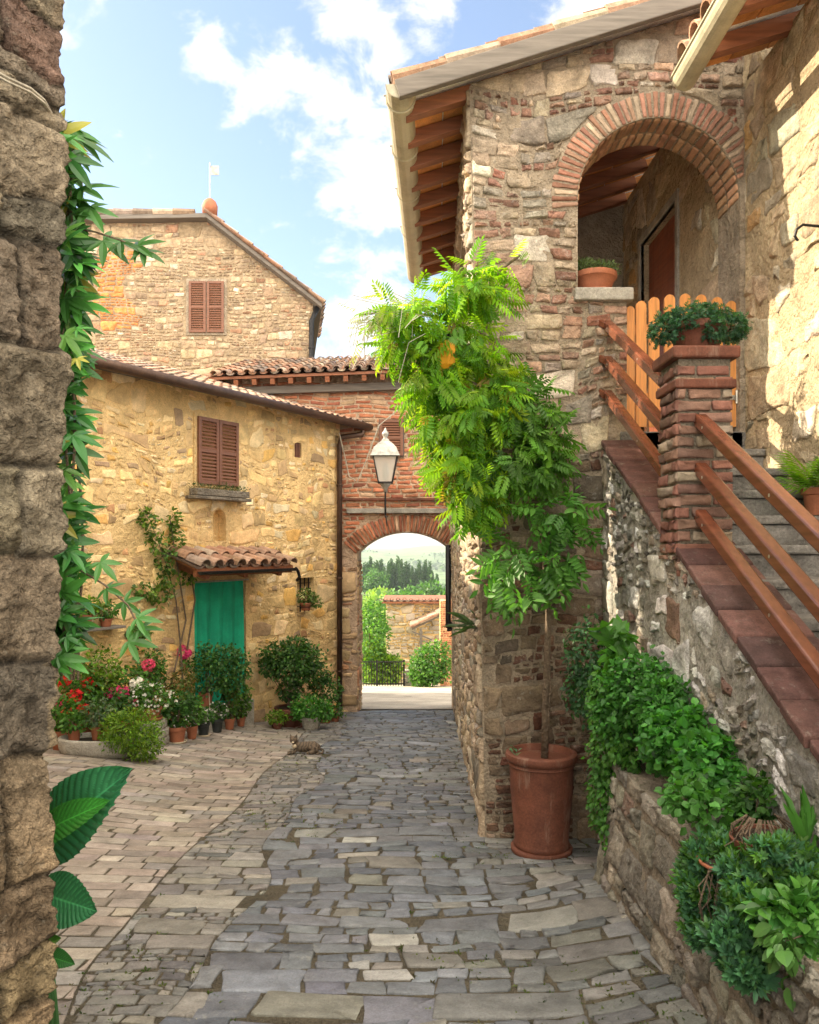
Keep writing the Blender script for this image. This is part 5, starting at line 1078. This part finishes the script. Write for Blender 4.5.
# bush right of the door
def near_wall(u, Y): x = (u-U0)/F*Y; return Vector((x, Y, float(gz(x, Y))+.008))
g = near_wall(290, 12.6); plant('round_laurel_pot', 'big round laurel in a wide terracotta bowl right of the door', g, ('terracotta_old', .25, .30, 'bowl', 'terracotta_old'), [(.05, -.05, .95, .40, .34, .30), (-.15, -.05, 1.12, .30, .26, .2), (.25, -.05, 1.05, .30, .28, .24), (0, 0, .55, .2, .2, .14), (.1, 0, 1.26, .2, .2, .14), (-.3, -.05, .95, .18, .18, .16)], GR_DARK+[(2, (.07, .13, .03))], 3600, .062, T_simple(.36))
g = near_wall(277, 12.2); plant('small_lime_pot', 'little lime green herb in a clay bowl before the laurel', g, ('terracotta_old', .1, .1, 'bowl', None), [(0, 0, .17, .16, .12, .1)], GR_LIME, 300, .045)
g = G(311, 729, .01); plant('bright_bush_pot', 'bright green low bush in a grey stone pot at the terrace corner', g, ('mortar_grey', .17, .2, 'pot', None), [(0, 0, .33, .29, .24, .18), (-.12, 0, .26, .18, .16, .12), (.15, 0, .24, .18, .16, .12)], [(2, (.06, .2, .03)), (1, (.09, .24, .03))], 1500, .05)
g = near_wall(325, 13.0); plant('dark_shrub_pot', 'dark shrub in a clay pot between the bright bush and the drainpipe', g, (TC, .12, .2, 'pot', None), [(0, 0, .5, .28, .22, .3), (-.15, .05, .75, .22, .2, .22)], GR_DARK, 1100, .055)
g = near_wall(335, 13.2); plant('low_herb_pot', 'low green herb in a small clay pot at the foot of the drainpipe', g, (TC, .08, .1, 'pot', None), [(0, 0, .16, .15, .12, .1)], GR_MID, 260, .045)
# parapet cap pot and pillar pot
pb = Vector((1.43, 6.17, 3.517)); plant('thyme_bowl', 'low grey green herb in a terracotta bowl on the parapet of the loggia', pb, (TC, .165, .17, 'bowl', TC), [(0, 0, .2, .18, .15, .06), (-.07, 0, .23, .09, .09, .05)], [(3, (.12, .17, .07)), (1, (.08, .13, .04))], 1500, .022, T_simple(.25), grp=None, droop=-.5)
pb = Vector((1.6, 4.45, 2.667)); plant('trailing_sedum_bowl', 'blue green trailing sedum in a dark clay bowl on the brick pillar', pb, ('terracotta_old', .165, .15, 'bowl', None), [(0, 0, .19, .20, .17, .07), (-.19, -.03, .12, .09, .1, .09), (.19, -.02, .13, .08, .1, .08), (.04, -.15, .1, .06, .05, .08), (-.08, -.13, .14, .08, .06, .04)], [(3, (.035, .10, .055)), (1, (.06, .15, .07))], 1900, .028, T_tuft(6, .22), grp=None, droop=.5)
# fern on the steps
g = Vector((2.42, 4.72, 1.775)); t = thing('fern_pot', 'bright green fern in a clay pot on the steps by the golden wall', 'potted plant', g); pot(TC, .1, .16, tuple(g), t)
rr = np.random.RandomState(9); n = 26; a = rr.uniform(0, 6.28, n); d = np.stack([np.cos(a), np.sin(a), rr.uniform(.2, 1.1, n)], 1)
leaves('fronds', np.repeat([[g.x, g.y, g.z+.15]], n, 0), d, np.stack([-np.cos(a)*.5, -np.sin(a)*.5, np.ones(n)], 1), rr.uniform(.26, .40, n), T_pinnate(11, .09), M['leaf_bright'], cvar(rr, n, [(1, (.12, .26, .04))]), t)
# ================================================================ WISTERIA
pz = G(541, 861, .0); wx, wy = pz.x, pz.y+.2
wy = 5.62; wx = (541.5-U0)/F*wy; wz = float(gz(wx, wy))+.02
tp = thing('tall_clay_pot', 'tall old terracotta planter at the corner of the street holding the wisteria', 'pot', (wx, wy, wz))
pot('terracotta_old', .234, .665, (wx, wy, wz+.03), tp, 'urn', None, 56)
mb = MB(); mb.lathe([(0, 0), (.2, 0), (.212, .012), (.215, .04), (.205, .045), (0, .04)], (wx, wy, wz-.01), 40); mb.build('saucer', M['terracotta_old'], tp, smooth=True)
s0 = Vector((wx-.19, wy-.07, wz+.69)); t = thing('small_succulent', 'tiny blue green succulent on the rim of the tall clay pot', 'succulent', s0)
rr = np.random.RandomState(3); n = 22; a = rr.uniform(0, 6.28, n); leaves('rosette', np.repeat([list(s0)], n, 0)+rr.normal(0, .018, (n, 3)), np.stack([np.cos(a), np.sin(a), rr.uniform(.1, 1, n)], 1), np.repeat([[0, 0, 1.]], n, 0), rr.uniform(.03, .05, n), T_simple(.2), M['leaf_gloss'], cvar(rr, n, GR_BLUE), t)
wi = thing('wisteria', 'climbing wisteria with bright feathery leaves covering the building corner', 'climbing plant', (wx, wy, wz+.55))
trk = [Vector((wx+.02, wy, wz+.55)), PX(546, 690, 5.6), PX(549, 600, 5.6), PX(543, 540, 5.65), PX(541, 480, 5.7), PX(530, 430, 5.72), PX(505, 390, 5.74), PX(492, 340, 5.75), PX(480, 300, 5.72)]
mb = MB(); mb.tube(trk, [.027, .024, .022, .022, .02, .02, .018, .014, .01], 9); mb.tube([p+Vector((.03*math.sin(i*2), -.02, 0)) for i, p in enumerate(trk[:6])], .009, 6)
for pts in ([(541, 480), (515, 452), (478, 448), (440, 428), (415, 425)], [(530, 430), (500, 360), (470, 345), (430, 350)], [(546, 560), (528, 545), (505, 550)], [(541, 500), (520, 470), (500, 400), (470, 380), (440, 385)], [(530, 430), (550, 425), (565, 440)], [(505, 390), (450, 400), (410, 400)], [(492, 340), (450, 320), (400, 310), (360, 315)], [(548, 600), (520, 590), (495, 575)], [(543, 540), (570, 520), (590, 540)], [(480, 300), (500, 270), (520, 255)]):
    mb.tube([PX(u, v, 5.65-.04*i) for i, (u, v) in enumerate(pts)], [.016, .013, .010, .007, .005][:len(pts)], 6)
mb.build('trunk', M['bark'], wi, smooth=True)
def B(u, v, Y, ru, rv, ry): s = Y/F; p = PX(u, v, Y); return (p.x, p.y, p.z, ru*s, ry, rv*s)
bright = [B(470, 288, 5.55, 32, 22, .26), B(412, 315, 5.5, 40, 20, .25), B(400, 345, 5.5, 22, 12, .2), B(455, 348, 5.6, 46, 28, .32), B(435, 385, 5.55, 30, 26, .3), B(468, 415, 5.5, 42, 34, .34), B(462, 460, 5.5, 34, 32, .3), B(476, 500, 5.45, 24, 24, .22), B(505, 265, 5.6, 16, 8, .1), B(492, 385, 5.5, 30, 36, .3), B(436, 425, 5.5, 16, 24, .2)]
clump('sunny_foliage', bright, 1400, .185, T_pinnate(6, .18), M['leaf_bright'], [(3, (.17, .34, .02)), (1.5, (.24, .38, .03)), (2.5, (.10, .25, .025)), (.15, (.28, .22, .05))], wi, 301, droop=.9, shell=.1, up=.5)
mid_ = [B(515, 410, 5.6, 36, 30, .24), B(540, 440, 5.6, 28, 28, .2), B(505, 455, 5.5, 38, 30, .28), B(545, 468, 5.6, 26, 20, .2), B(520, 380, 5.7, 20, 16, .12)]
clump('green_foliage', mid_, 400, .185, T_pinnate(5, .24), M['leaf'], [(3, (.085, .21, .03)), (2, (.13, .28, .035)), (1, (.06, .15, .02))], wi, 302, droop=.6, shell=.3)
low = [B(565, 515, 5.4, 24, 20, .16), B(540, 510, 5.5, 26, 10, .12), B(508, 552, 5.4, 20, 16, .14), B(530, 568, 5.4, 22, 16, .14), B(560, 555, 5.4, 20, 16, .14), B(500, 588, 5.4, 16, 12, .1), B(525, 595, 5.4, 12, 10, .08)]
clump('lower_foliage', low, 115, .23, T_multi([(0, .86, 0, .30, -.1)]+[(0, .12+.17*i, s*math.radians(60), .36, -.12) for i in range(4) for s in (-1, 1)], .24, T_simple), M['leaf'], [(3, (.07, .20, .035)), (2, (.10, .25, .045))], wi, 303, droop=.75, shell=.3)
wisp = [B(372, 318, 5.4, 18, 14, .2), B(400, 305, 5.4, 18, 8, .15), B(365, 338, 5.4, 12, 10, .15)]
clump('pale_sprays', wisp, 34, .17, T_pinnate(6, .08), M['leaf'], [(2, (.34, .34, .16)), (1, (.18, .25, .06))], wi, 304, droop=.8, shell=.2)
mb = MB(); rr = random.Random(4)
for i in range(26):
    p = PX(rr.uniform(350, 430), rr.uniform(285, 345), 5.4+rr.uniform(-.15, .15)); q = p+Vector((rr.uniform(-.12, .05), rr.uniform(-.1, .1), -rr.uniform(.05, .3))); mb.tube([PX(450, 320, 5.5).lerp(p, .6), p, q], .0025, 4)
mb.build('tendrils', M['cable'], wi)
# amber glass lantern body caught in the leaves
yl = thing('amber_lamp', 'amber yellow lamp body half hidden in the wisteria leaves', 'lamp', PX(447, 372, 5.42)); p = PX(447, 370, 5.47)
mb = MB(); mb.lathe([(0, 0), (.045, 0), (.068, .03), (.075, .12), (.066, .17), (.04, .195), (0, .2)], tuple(p), 8); mb.build('globe', M['yellow'], yl)
mb = MB(); mb.lathe([(.02, .2), (.03, .22), (.015, .25), (0, .26)], tuple(p), 10); mb.tube([p+Vector((0, 0, .25)), p+Vector((.03, .1, .32)), p+Vector((.1, .75, .32))], .008, 6); mb.build('bracket', M['iron'], yl)
for v0_, nm, lab in ((505, 0, 0),):
    pass
# bamboo cane / pale stem on the corner
mb = MB(); mb.tube([PX(484, 470, 5.8), PX(486, 400, 5.82), PX(487, 335, 5.84)], .012, 8); tag(mb.build('support_cane', M['cable']), 'pale vertical cane tied to the wall corner behind the wisteria', 'cane')
# little wall plant on the side wall
p = PX(462, 628, 6.3); p.x = .557+.03*.3-.0213*p.z-.03
t = thing('wall_leek', 'small blade leaved plant rooted in the side wall of the street', 'plant', p)
rr = np.random.RandomState(6); n = 16; a = rr.uniform(1.8, 4.6, n); leaves('blades', np.repeat([list(p)], n, 0)+rr.normal(0, .03, (n, 3)), np.stack([np.cos(a), np.sin(a)*.6, rr.uniform(-.2, .9, n)], 1), np.repeat([[0, -.5, 1.]], n, 0), rr.uniform(.12, .26, n), T_simple(.08), M['leaf_gloss'], cvar(rr, n, [(1, (.08, .15, .05))]), t)
# ================================================================ RIGHT BANK PLANTS
def bank(name, label, blobs, n, ls, T, P_, seed, cat='plant', mat='leaf', base=None, **k):
    b = Vector(blobs[0][:3]); b.z -= blobs[0][5]; t = thing(name, label, cat, base or b)
    clump('foliage', blobs, n, ls, T, M[mat], P_, t, seed, **k); stems(t, base or b, blobs, seed, .004); return t
bank('hanging_ivy', 'long curtain of small leaved ivy hanging over the end of the planter wall', [B(606, 700, 4.75, 18, 34, .14), B(604, 750, 4.72, 14, 40, .11), B(600, 800, 4.68, 11, 36, .08), B(612, 830, 4.6, 9, 30, .07), B(615, 775, 4.62, 10, 36, .07), B(622, 735, 4.5, 18, 30, .1), B(632, 770, 4.4, 8, 24, .05)], 3600, .034, T_simple(.44), [(3, (.06, .18, .03)), (2, (.10, .25, .04)), (1, (.04, .12, .025))], 401, droop=1.2, base=Vector((1.3, 4.6, .34)))
bank('dark_ivy', 'dark green ivy in the shady corner behind the tall pot', [B(590, 655, 5.2, 24, 40, .15), B(600, 700, 5.0, 20, 30, .12), B(580, 690, 5.3, 16, 26, .1)], 1500, .035, T_simple(.4), [(3, (.03, .09, .035)), (1, (.05, .14, .045))], 402, droop=.8, base=Vector((1.3, 5.3, -.3)))
bank('fig_sprout', 'young fig sprout with lobed light leaves against the grey stair wall', [B(617, 640, 4.7, 12, 24, .08)], 26, .11, T_palm(5, .24), [(1, (.08, .22, .04))], 403, up=.2, shell=.2, base=Vector((1.32, 4.65, .3)))
bank('leafy_mound', 'rounded mound of fresh green groundcover at the top of the planter wall', [B(640, 690, 4.45, 38, 34, .2), B(665, 705, 4.2, 32, 28, .18), B(620, 715, 4.5, 26, 26, .14)], 4200, .036, T_simple(.46), [(3, (.055, .19, .035)), (2, (.08, .24, .045)), (1, (.04, .13, .03))], 404, base=Vector((1.33, 4.4, .32)))
bank('clover_mound', 'broad bright mound of clover like leaves in the middle of the planter wall', [B(690, 738, 3.95, 46, 32, .18), B(722, 768, 3.65, 48, 36, .17), B(665, 745, 4.05, 24, 24, .12), B(750, 785, 3.5, 32, 22, .12)], 4600, .042, T_simple(.5), [(3, (.06, .22, .04)), (2, (.09, .28, .05)), (1, (.04, .14, .03))], 405, base=Vector((1.33, 3.8, .32)))
bank('dark_groundcover', 'darker leaves right of the clover mound against the stair wall', [B(770, 800, 3.25, 34, 24, .12), B(740, 815, 3.35, 24, 14, .1)], 1000, .04, T_simple(.45), GR_DARK, 406, base=Vector((1.36, 3.2, .32)))
def tilted_pot(name, label, loc, r, h, mat, tilt, grp=None):
    t = thing(name, label, 'pot', loc); pot(mat, r, h, tuple(loc), t, 'bowl'); t.rotation_euler = tilt; return t
tilted_pot('grey_bowl', 'grey rimmed bowl under the clover mound on the wall top', PX(716, 842, 3.22)+Vector((0, .1, 0)), .085, .10, 'mortar_grey', (.0, -.15, 0))
q = PX(718, 816, 3.2); bank('bowl_creeper', 'round leaved creeper growing in the grey bowl', [(q.x, q.y+.06, q.z+.0, .13, .12, .07), (q.x-.1, q.y+.1, q.z+.05, .1, .1, .07)], 420, .04, T_simple(.5), [(1, (.07, .2, .04))], 407)
pt = PX(775, 880, 2.86)+Vector((0, .1, 0)); tilted_pot('tilted_clay_pot', 'tilted terracotta pot wrapped in bare trailing stems', pt, .10, .13, 'terracotta_old', (.02, -.15, 0))
mb = MB(); rr = random.Random(8)
for i in range(30):
    th_ = rr.uniform(2.6, 6.6); r0_ = .10*rr.uniform(.9, 1.1); a = pt+Vector((math.cos(th_)*r0_, math.sin(th_)*r0_, .14+rr.uniform(-.01, .03))); dx = rr.uniform(-.07, .07); ln = rr.uniform(.05, .2)
    mb.tube([pt+Vector((0, 0, .16)).lerp(Vector((math.cos(th_)*.06, math.sin(th_)*.06, .2)), .9), a, a+Vector((dx*.4, math.sin(th_)*.03, -ln*.35)), a+Vector((dx+rr.uniform(-.03, .03), math.sin(th_)*.04, -ln*.7)), a+Vector((dx*.5, math.sin(th_)*.03, -ln))], [.0035, .003, .003, .002, .0015], 5)
for i in range(22):
    a = PX(725+rr.uniform(-22, 22), 870+rr.uniform(-8, 15), 2.85); b = a+Vector((rr.uniform(-.05, .04), rr.uniform(-.02, .02), -rr.uniform(.1, .28))); mb.tube([a, a.lerp(b, .5)+Vector((rr.uniform(-.04, .04), -.01, 0)), b], .0022, 5)
tag(mb.build('bare_stems', M['bark']), 'tangle of bare brown stems around the tilted clay pot', 'stems')
tilted_pot('clay_saucer', 'shallow broken clay saucer among the sedum on the wall', PX(722, 866, 2.95), .09, .04, 'terracotta', (.2, -.1, 0))
SED = T_multi([(0, 0, 2*math.pi*i/8, .55, .45+.35*(i % 2)) for i in range(8)], .27, lambda w: T_oval(w, .08, 3))
bank('blue_sedum', 'blue green sedum trailing down the wall left of the tilted pot', [B(700, 862, 3.0, 14, 20, .07), B(695, 900, 2.95, 12, 22, .06), B(705, 930, 2.9, 16, 16, .06), B(725, 850, 3.0, 20, 10, .08), B(690, 880, 3.0, 10, 14, .05)], 800, .045, SED, GR_BLUE+GR_MID[:1], 411, base=PX(715, 850, 3.05))
bank('sedum_rosettes', 'sedum rosettes between the tilted pot and the lettuce green plant', [B(750, 885, 2.75, 20, 14, .08), B(755, 910, 2.7, 26, 20, .08), B(735, 905, 2.8, 14, 14, .06), B(790, 850, 2.8, 22, 10, .08), B(800, 870, 2.75, 16, 14, .08), B(770, 868, 2.72, 22, 12, .05), B(735, 868, 2.85, 16, 12, .06), B(768, 850, 2.70, 20, 10, .05), B(800, 890, 2.68, 16, 14, .05)], 950, .042, SED, GR_BLUE+GR_MID[:2], 412, base=PX(765, 880, 2.85))
bank('low_sedum', 'lowest hanging cushion of dark sedum on the planter wall', [B(740, 945, 2.65, 26, 20, .08), B(750, 968, 2.6, 22, 16, .07), B(765, 930, 2.65, 20, 14, .08)], 620, .052, SED, GR_BLUE, 413, base=PX(765, 925, 2.75))
bank('lettuce_plant', 'bright broad leaved plant at the lower right edge', [B(790, 915, 2.55, 32, 22, .12), B(810, 940, 2.5, 20, 26, .1), B(800, 905, 2.6, 26, 14, .1)], 620, .052, T_oval(.36, .12), [(3, (.06, .19, .03)), (2, (.09, .24, .04)), (1, (.04, .14, .03))], 414, mat='leaf_gloss', base=PX(800, 925, 2.6))
bank('hanging_broadleaf', 'pale leaves drooping down at the right corner under the bright plant', [B(780, 940, 2.45, 12, 14, .06), B(812, 960, 2.45, 10, 20, .05), B(800, 985, 2.45, 12, 10, .04)], 90, .06, T_oval(.36, .1), [(1, (.09, .21, .05))], 415, droop=1.5, mat='leaf_gloss', base=PX(800, 935, 2.5))
b = PX(806, 850, 2.85); t = thing('strap_leaf_plant', 'upright strap leaved plant by the stair wall at the right edge', 'plant', b)
rr = np.random.RandomState(16); n = 11; a = rr.uniform(0, 6.28, n); leaves('blades', np.repeat([list(b)], n, 0)+rr.normal(0, .01, (n, 3)), np.stack([np.cos(a)*.5, np.sin(a)*.4, rr.uniform(.8, 1.6, n)], 1), np.stack([-np.cos(a), -np.sin(a)-.4, .5*np.ones(n)], 1), rr.uniform(.14, .25, n), T_simple(.09), M['leaf_gloss'], cvar(rr, n, [(1, (.08, .23, .04))]), t)
# ================================================================ LEFT VINE + BIG LEAVES
vn_ = thing('passion_vine', 'long hanging vine with fingered leaves along the foreground wall edge', 'climbing plant', PX(66, 690, 2.45))
rr = np.random.RandomState(77); prof = [(112, 58, 68), (150, 60, 76), (200, 62, 84), (240, 64, 90), (290, 62, 90), (340, 62, 92), (400, 62, 80), (460, 64, 84), (520, 64, 84), (580, 62, 90), (630, 60, 92), (680, 58, 66)]
pv, pa, pb_ = zip(*prof); n = 250; v = rr.uniform(118, 668, n); lo = np.interp(v, pv, pa); hi = np.interp(v, pv, pb_); u = lo-6+(hi-lo)*rr.rand(n)**1.25; Yv = 2.42+rr.uniform(-.12, .16, n)
pts = np.array([PX(a, b, c) for a, b, c in zip(u, v, Yv)]); d = np.stack([rr.uniform(.1, 1.1, n), rr.uniform(-.7, .2, n), rr.uniform(-1, .5, n)], 1); nn = np.stack([rr.normal(0, .4, n)+.1, -np.ones(n)*.6, rr.uniform(.1, 1, n)], 1)
leaves('foliage', pts-d*.03, d, nn, rr.uniform(.045, .125, n), T_palm(5, .15), M['leaf_gloss'], cvar(rr, n, [(3, (.035, .13, .03)), (2, (.06, .20, .04)), (1, (.13, .30, .06)), (.2, (.25, .24, .05))], .3), vn_)
ex = [(78, 190, .11), (88, 205, .1), (100, 238, .1), (118, 241, .09), (134, 247, .09), (140, 250, .08), (104, 588, .07), (122, 600, .07), (134, 618, .08), (138, 628, .07), (98, 560, .08), (125, 640, .09), (70, 135, .13), (66, 128, .12)]
m_ = len(ex); pts = np.array([PX(a, b, 2.4) for a, b, _ in ex]); d = np.stack([rr.uniform(.4, 1, m_), rr.uniform(-.4, .2, m_), rr.uniform(-.9, .4, m_)], 1); leaves('outer_leaves', pts, d, np.stack([rr.normal(0, .3, m_), -np.ones(m_)*.8, rr.uniform(.2, 1, m_)], 1), np.array([e[2] for e in ex]), T_palm(5, .15), M['leaf_gloss'], cvar(rr, m_, [(1, (.06, .17, .04))]), vn_)
mb = MB()
for k in range(4):
    mb.tube([PX(66+4*k+5*math.sin(i*.9+k*2), 128+i*46, 2.42+.03*k) for i in range(13)], .0045, 6)
mb.tube([PX(72, 228, 2.42), PX(95, 232, 2.4), PX(120, 240, 2.4), PX(146, 252, 2.4)], .003, 5); mb.tube([PX(80, 570, 2.42), PX(105, 585, 2.4), PX(128, 605, 2.4), PX(140, 630, 2.4)], .003, 5)
mb.tube([PX(64+9*math.cos(a), 150+9*math.sin(a), 2.36) for a in np.linspace(0, 5.2, 12)], .004, 6)
mb.build('stems', M['bark'], vn_)
def bigleaf(mb, base, tip, wid, nrm, c, curl=.15, nx=16, ny=90):
    base, tip, nrm = Vector(base), Vector(tip), Vector(nrm).normalized(); d = tip-base; L = d.length; d.normalize(); s = d.cross(nrm).normalized(); nrm = s.cross(d); vs = []; cs = []
    for j in range(ny+1):
        t = j/ny; w = wid*(math.sin(math.pi*min(1, t*.93+.07)**.8))**.75*(1-.0*t) if j < ny else 0
        for i in range(-nx, nx+1):
            x = i/nx; vein = math.sin((t*7.5-abs(x)*1.5)*2*math.pi)
            h = .10*wid*abs(x)-curl*L*(t-.35)**2+.07*wid*abs(vein)**.6*(.35+abs(x))+.03*wid*math.sin(7*t+3*x)
            vs.append(base+d*(L*t)+s*(w*x)+nrm*h)
            k = 2.4 if abs(i) == 0 else (1.8 if abs(vein) < .22 else 1.); cs.append(tuple(min(1, q*k) for q in c))
    m_ = 2*nx+1; b = len(mb.V); mb.V += [tuple(v) for v in vs]; mb.C += cs; mb.F += [(b+j*m_+i, b+j*m_+i+1, b+(j+1)*m_+i+1, b+(j+1)*m_+i) for j in range(ny) for i in range(m_-1)]
t = thing('big_leaf_plant', 'large ribbed elephant ear leaves poking out behind the foreground wall', 'plant', Vector((-1.12, 2.6, -.25)))
for (b_, tp_, w_, nr_, c_, Y1, Y2) in [((38, 848), (127, 769), .118, (-.35, -1, .35), (.03, .15, .07), 2.6, 2.45), ((36, 836), (106, 800), .055, (-.2, -1, .6), (.04, .20, .03), 2.52, 2.42), ((40, 892), (96, 912), .085, (.3, -1, .2), (.03, .14, .06), 2.55, 2.5), ((44, 955), (74, 964), .03, (0, -1, .8), (.03, .12, .03), 2.5, 2.45), ((46, 945), (60, 938), .02, (0, -1, .8), (.06, .2, .03), 2.5, 2.45)]:
    mb = MB(); bigleaf(mb, PX(*b_, Y1), PX(*tp_, Y2), w_, nr_, c_); mb.build('leaf', M['leaf_gloss'], t, smooth=True)
mb = MB()
for (u, v) in ((38, 848), (36, 836), (40, 892), (44, 955)): p = PX(u, v, 2.55); mb.tube([(-1.12, 2.6, -.3), (-1.16, 2.6, (p.z-.3)/2), p, p+Vector((.02, -.01, .005))], [.012, .010, .007, .004], 7, (.05, .13, .04))
mb.build('stalks', M['leaf_gloss'], t)
# rose on ochre wall
t = thing('wall_rose', 'thin climbing rose trained on the ochre wall left of the canopy', 'climbing plant', fy(*H(185, 690, .1), .1))
def HP(u, v, c=.08): a_, z_ = H(u, v, c); return fy(a_, z_, c)
mb = MB()
for pts in ([(184, 700), (180, 640), (176, 600), (165, 560), (150, 520), (138, 505)], [(170, 690), (186, 620), (178, 570), (170, 520), (178, 510)], [(187, 650), (195, 600), (189, 560)]): mb.tube([HP(u, v) for u, v in pts], [.014, .012, .01, .007, .005, .003][:len(pts)], 6)
mb.build('stems', M['bark'], t)
blr = [tuple(HP(u, v, .12))+(ru*.0142, .08, rv*.0142) for u, v, ru, rv in [(148, 518, 9, 9), (155, 540, 9, 12), (165, 560, 10, 12), (176, 540, 7, 16), (168, 580, 12, 10), (160, 595, 14, 9), (145, 590, 12, 7), (174, 520, 5, 10), (189, 575, 7, 10), (193, 560, 5, 8)]]
clump('foliage', blr, 900, .065, T_simple(.4), M['leaf'], [(3, (.12, .20, .03)), (2, (.07, .15, .03))], t, 88)
# door mat
mb = MB(); g = G(261, 711, .012); mb.fbox(lambda a, b, c: Vector((g.x, g.y, 0))+Ad*a+Ny*b+Vector((0, 0, float(gz(g.x, g.y))+.02+c)), -.45, .3, -.12, .25, .0, .02); tag(mb.build('door_mat', M['iron'], None), 'flat dark grey door mat on the paving beside the door', 'mat')
# ================================================================ CAT
cg_ = G(305, 754); cz = float(gz(cg_.x, cg_.y))+.015
m, nt, p = base_mat('tabby'); L = nt.links; tc = N(nt, 'ShaderNodeTexCoord'); wv = N(nt, 'ShaderNodeTexWave', i_Scale=7, i_Distortion=14, i_Detail=4); L.new(tc.outputs['Object'], wv.inputs[0])
rp_ = N(nt, 'ShaderNodeValToRGB'); rp_.color_ramp.elements[0].color = (.05, .04, .03, 1); rp_.color_ramp.elements[1].color = (.13, .095, .065, 1); rp_.color_ramp.elements[1].position = .6; L.new(wv.outputs['Fac'], rp_.inputs[0]); L.new(rp_.outputs[0], p.inputs['Base Color']); p.inputs['Roughness'].default_value = .95
M['tabby'] = m
mb = MB(); o_ = Vector((cg_.x-.02, cg_.y, cz))
def ct(pts, rad): mb.tube([o_+Vector(q) for q in pts], rad, 12)
ct([(.20, .02, .06), (.13, .03, .07), (.04, .0, .075), (-.04, -.02, .075), (-.09, -.03, .085)], [.035, .068, .068, .062, .045])
ct([(-.05, -.02, .08), (-.09, -.03, .12), (-.105, -.04, .155)], [.05, .042, .035])
mb.lathe([(0, -.05), (.028, -.044), (.045, -.022), (.05, 0), (.045, .02), (.03, .038), (0, .046)], tuple(o_+Vector((-.115, -.05, .175))), 14)
ct([(-.115, -.08, .165), (-.118, -.108, .158)], [.026, .015])
for s in (-1, 1): ct([(-.115+s*.030, -.045, .20), (-.115+s*.042, -.045, .25)], [.021, .003])
ct([(-.08, -.05, .05), (-.13, -.09, .02), (-.18, -.12, .014)], [.028, .02, .017]); ct([(-.06, -.0, .05), (-.12, -.03, .02), (-.19, -.05, .014)], [.028, .02, .017])
ct([(.16, -.03, .05), (.12, -.09, .03), (.05, -.10, .018)], [.05, .03, .018]); ct([(.14, -.05, .09), (.11, -.07, .05)], [.045, .04])
ct([(.19, .03, .05), (.25, .0, .025), (.24, -.08, .018), (.16, -.12, .016)], [.022, .017, .014, .01])
c_ = mb.build('cat', M['tabby'], None, smooth=True); rm_ = c_.modifiers.new('Remesh', 'REMESH'); rm_.mode = 'VOXEL'; rm_.voxel_size = .008; rm_.use_smooth_shade = True
sm_ = c_.modifiers.new('Smooth', 'SMOOTH'); sm_.iterations = 3
tag(c_, 'brown tabby cat with a pale muzzle lying on the cobbles with head raised', 'cat')
mb = MB()
mb.lathe([(0, -.012), (.014, -.008), (.019, 0), (.014, .008), (0, .012)], tuple(o_+Vector((-.116, -.107, .155))), 10); mb.lathe([(0, -.03), (.025, -.015), (.03, 0), (.02, .02), (0, .03)], tuple(o_+Vector((-.1, -.075, .10))), 10); mb.build('white_muzzle', M['saucer'], c_, smooth=True)
mb = MB()
for s in (-1, 1): mb.lathe([(0, -.006), (.006, 0), (0, .006)], tuple(o_+Vector((-.116+s*.02, -.094, .183))), 8)
mb.build('eyes', M['iron'], c_)
# moss and weeds in the joints
rr = np.random.RandomState(55); n = 5200; X = rr.uniform(-1.5, 1.35, n); Y = 2.6+rr.rand(n)**1.6*8; dens = np.sin(X*3.1+np.sin(Y*1.7)*2)+np.sin(Y*2.3+X)+1.5*(np.abs(X-.45) < .2)*(Y > 5.8)+.9*(X > .5)+1.0*(np.abs(X+1.5) < .25); k = dens+rr.normal(0, .5, n) > 1.15; X, Y = X[k], Y[k]; k = ~((X > .55) & (Y > 5.9)); X, Y = X[k], Y[k]; n = len(X)
pts = np.stack([X, Y, gz(X, Y)-.004], 1); a = rr.uniform(0, 6.28, n)
o = leaves('joint_weeds', pts, np.stack([np.cos(a), np.sin(a), rr.uniform(.2, 1.2, n)], 1), np.stack([0*X, 0*X, 1+0*X], 1), rr.uniform(.016, .045, n), T_tuft(5, .25), M['leaf'], cvar(rr, n, [(2, (.05, .08, .02)), (2, (.09, .12, .03)), (1, (.10, .09, .04))]), None); tag(o, 'tiny weeds and moss growing in the paving joints', 'weeds', kind='stuff')
# scattered woodland on the far hills: one mass
rr = np.random.RandomState(66); n = 26000; Y = 420+rr.rand(n)*1250; X = (rr.rand(n)-.5)*.5*Y; k = (np.sin(X*.021+1.3*np.sin(Y*.011))+np.sin(Y*.017+X*.006)+rr.normal(0, .25, n)) > .75; X, Y = X[k], Y[k]; n = len(X)
pts = np.stack([X, Y, tz(X, Y)+rr.uniform(-1, 3, n)], 1); o = leaves('far_woodland', pts, rr.normal(size=(n, 3)), rr.normal(size=(n, 3)), rr.uniform(3, 6.5, n), T_quad(.5), M['leaf'], cvar(rr, n, [(2, (.03, .07, .025)), (1, (.05, .10, .03))]), None); tag(o, 'dark woodland patches scattered over the far hills', 'woodland', kind='stuff')
# ================================================================ HAZE
m, nt, p = base_mat('air'); nt.nodes.remove(p); v = N(nt, 'ShaderNodeVolumePrincipled'); v.inputs['Color'].default_value = (.82, .9, 1, 1); v.inputs['Density'].default_value = 0.00022; v.inputs['Anisotropy'].default_value = .2
nt.links.new(v.outputs[0], nt.nodes['Material Output'].inputs['Volume'])
mb = MB(); mb.box(-1600, 1600, -12, 2650, -80, 45); hz_ = mb.build('haze', m); tag(hz_, 'pale air haze over the valley', 'haze', kind='stuff')
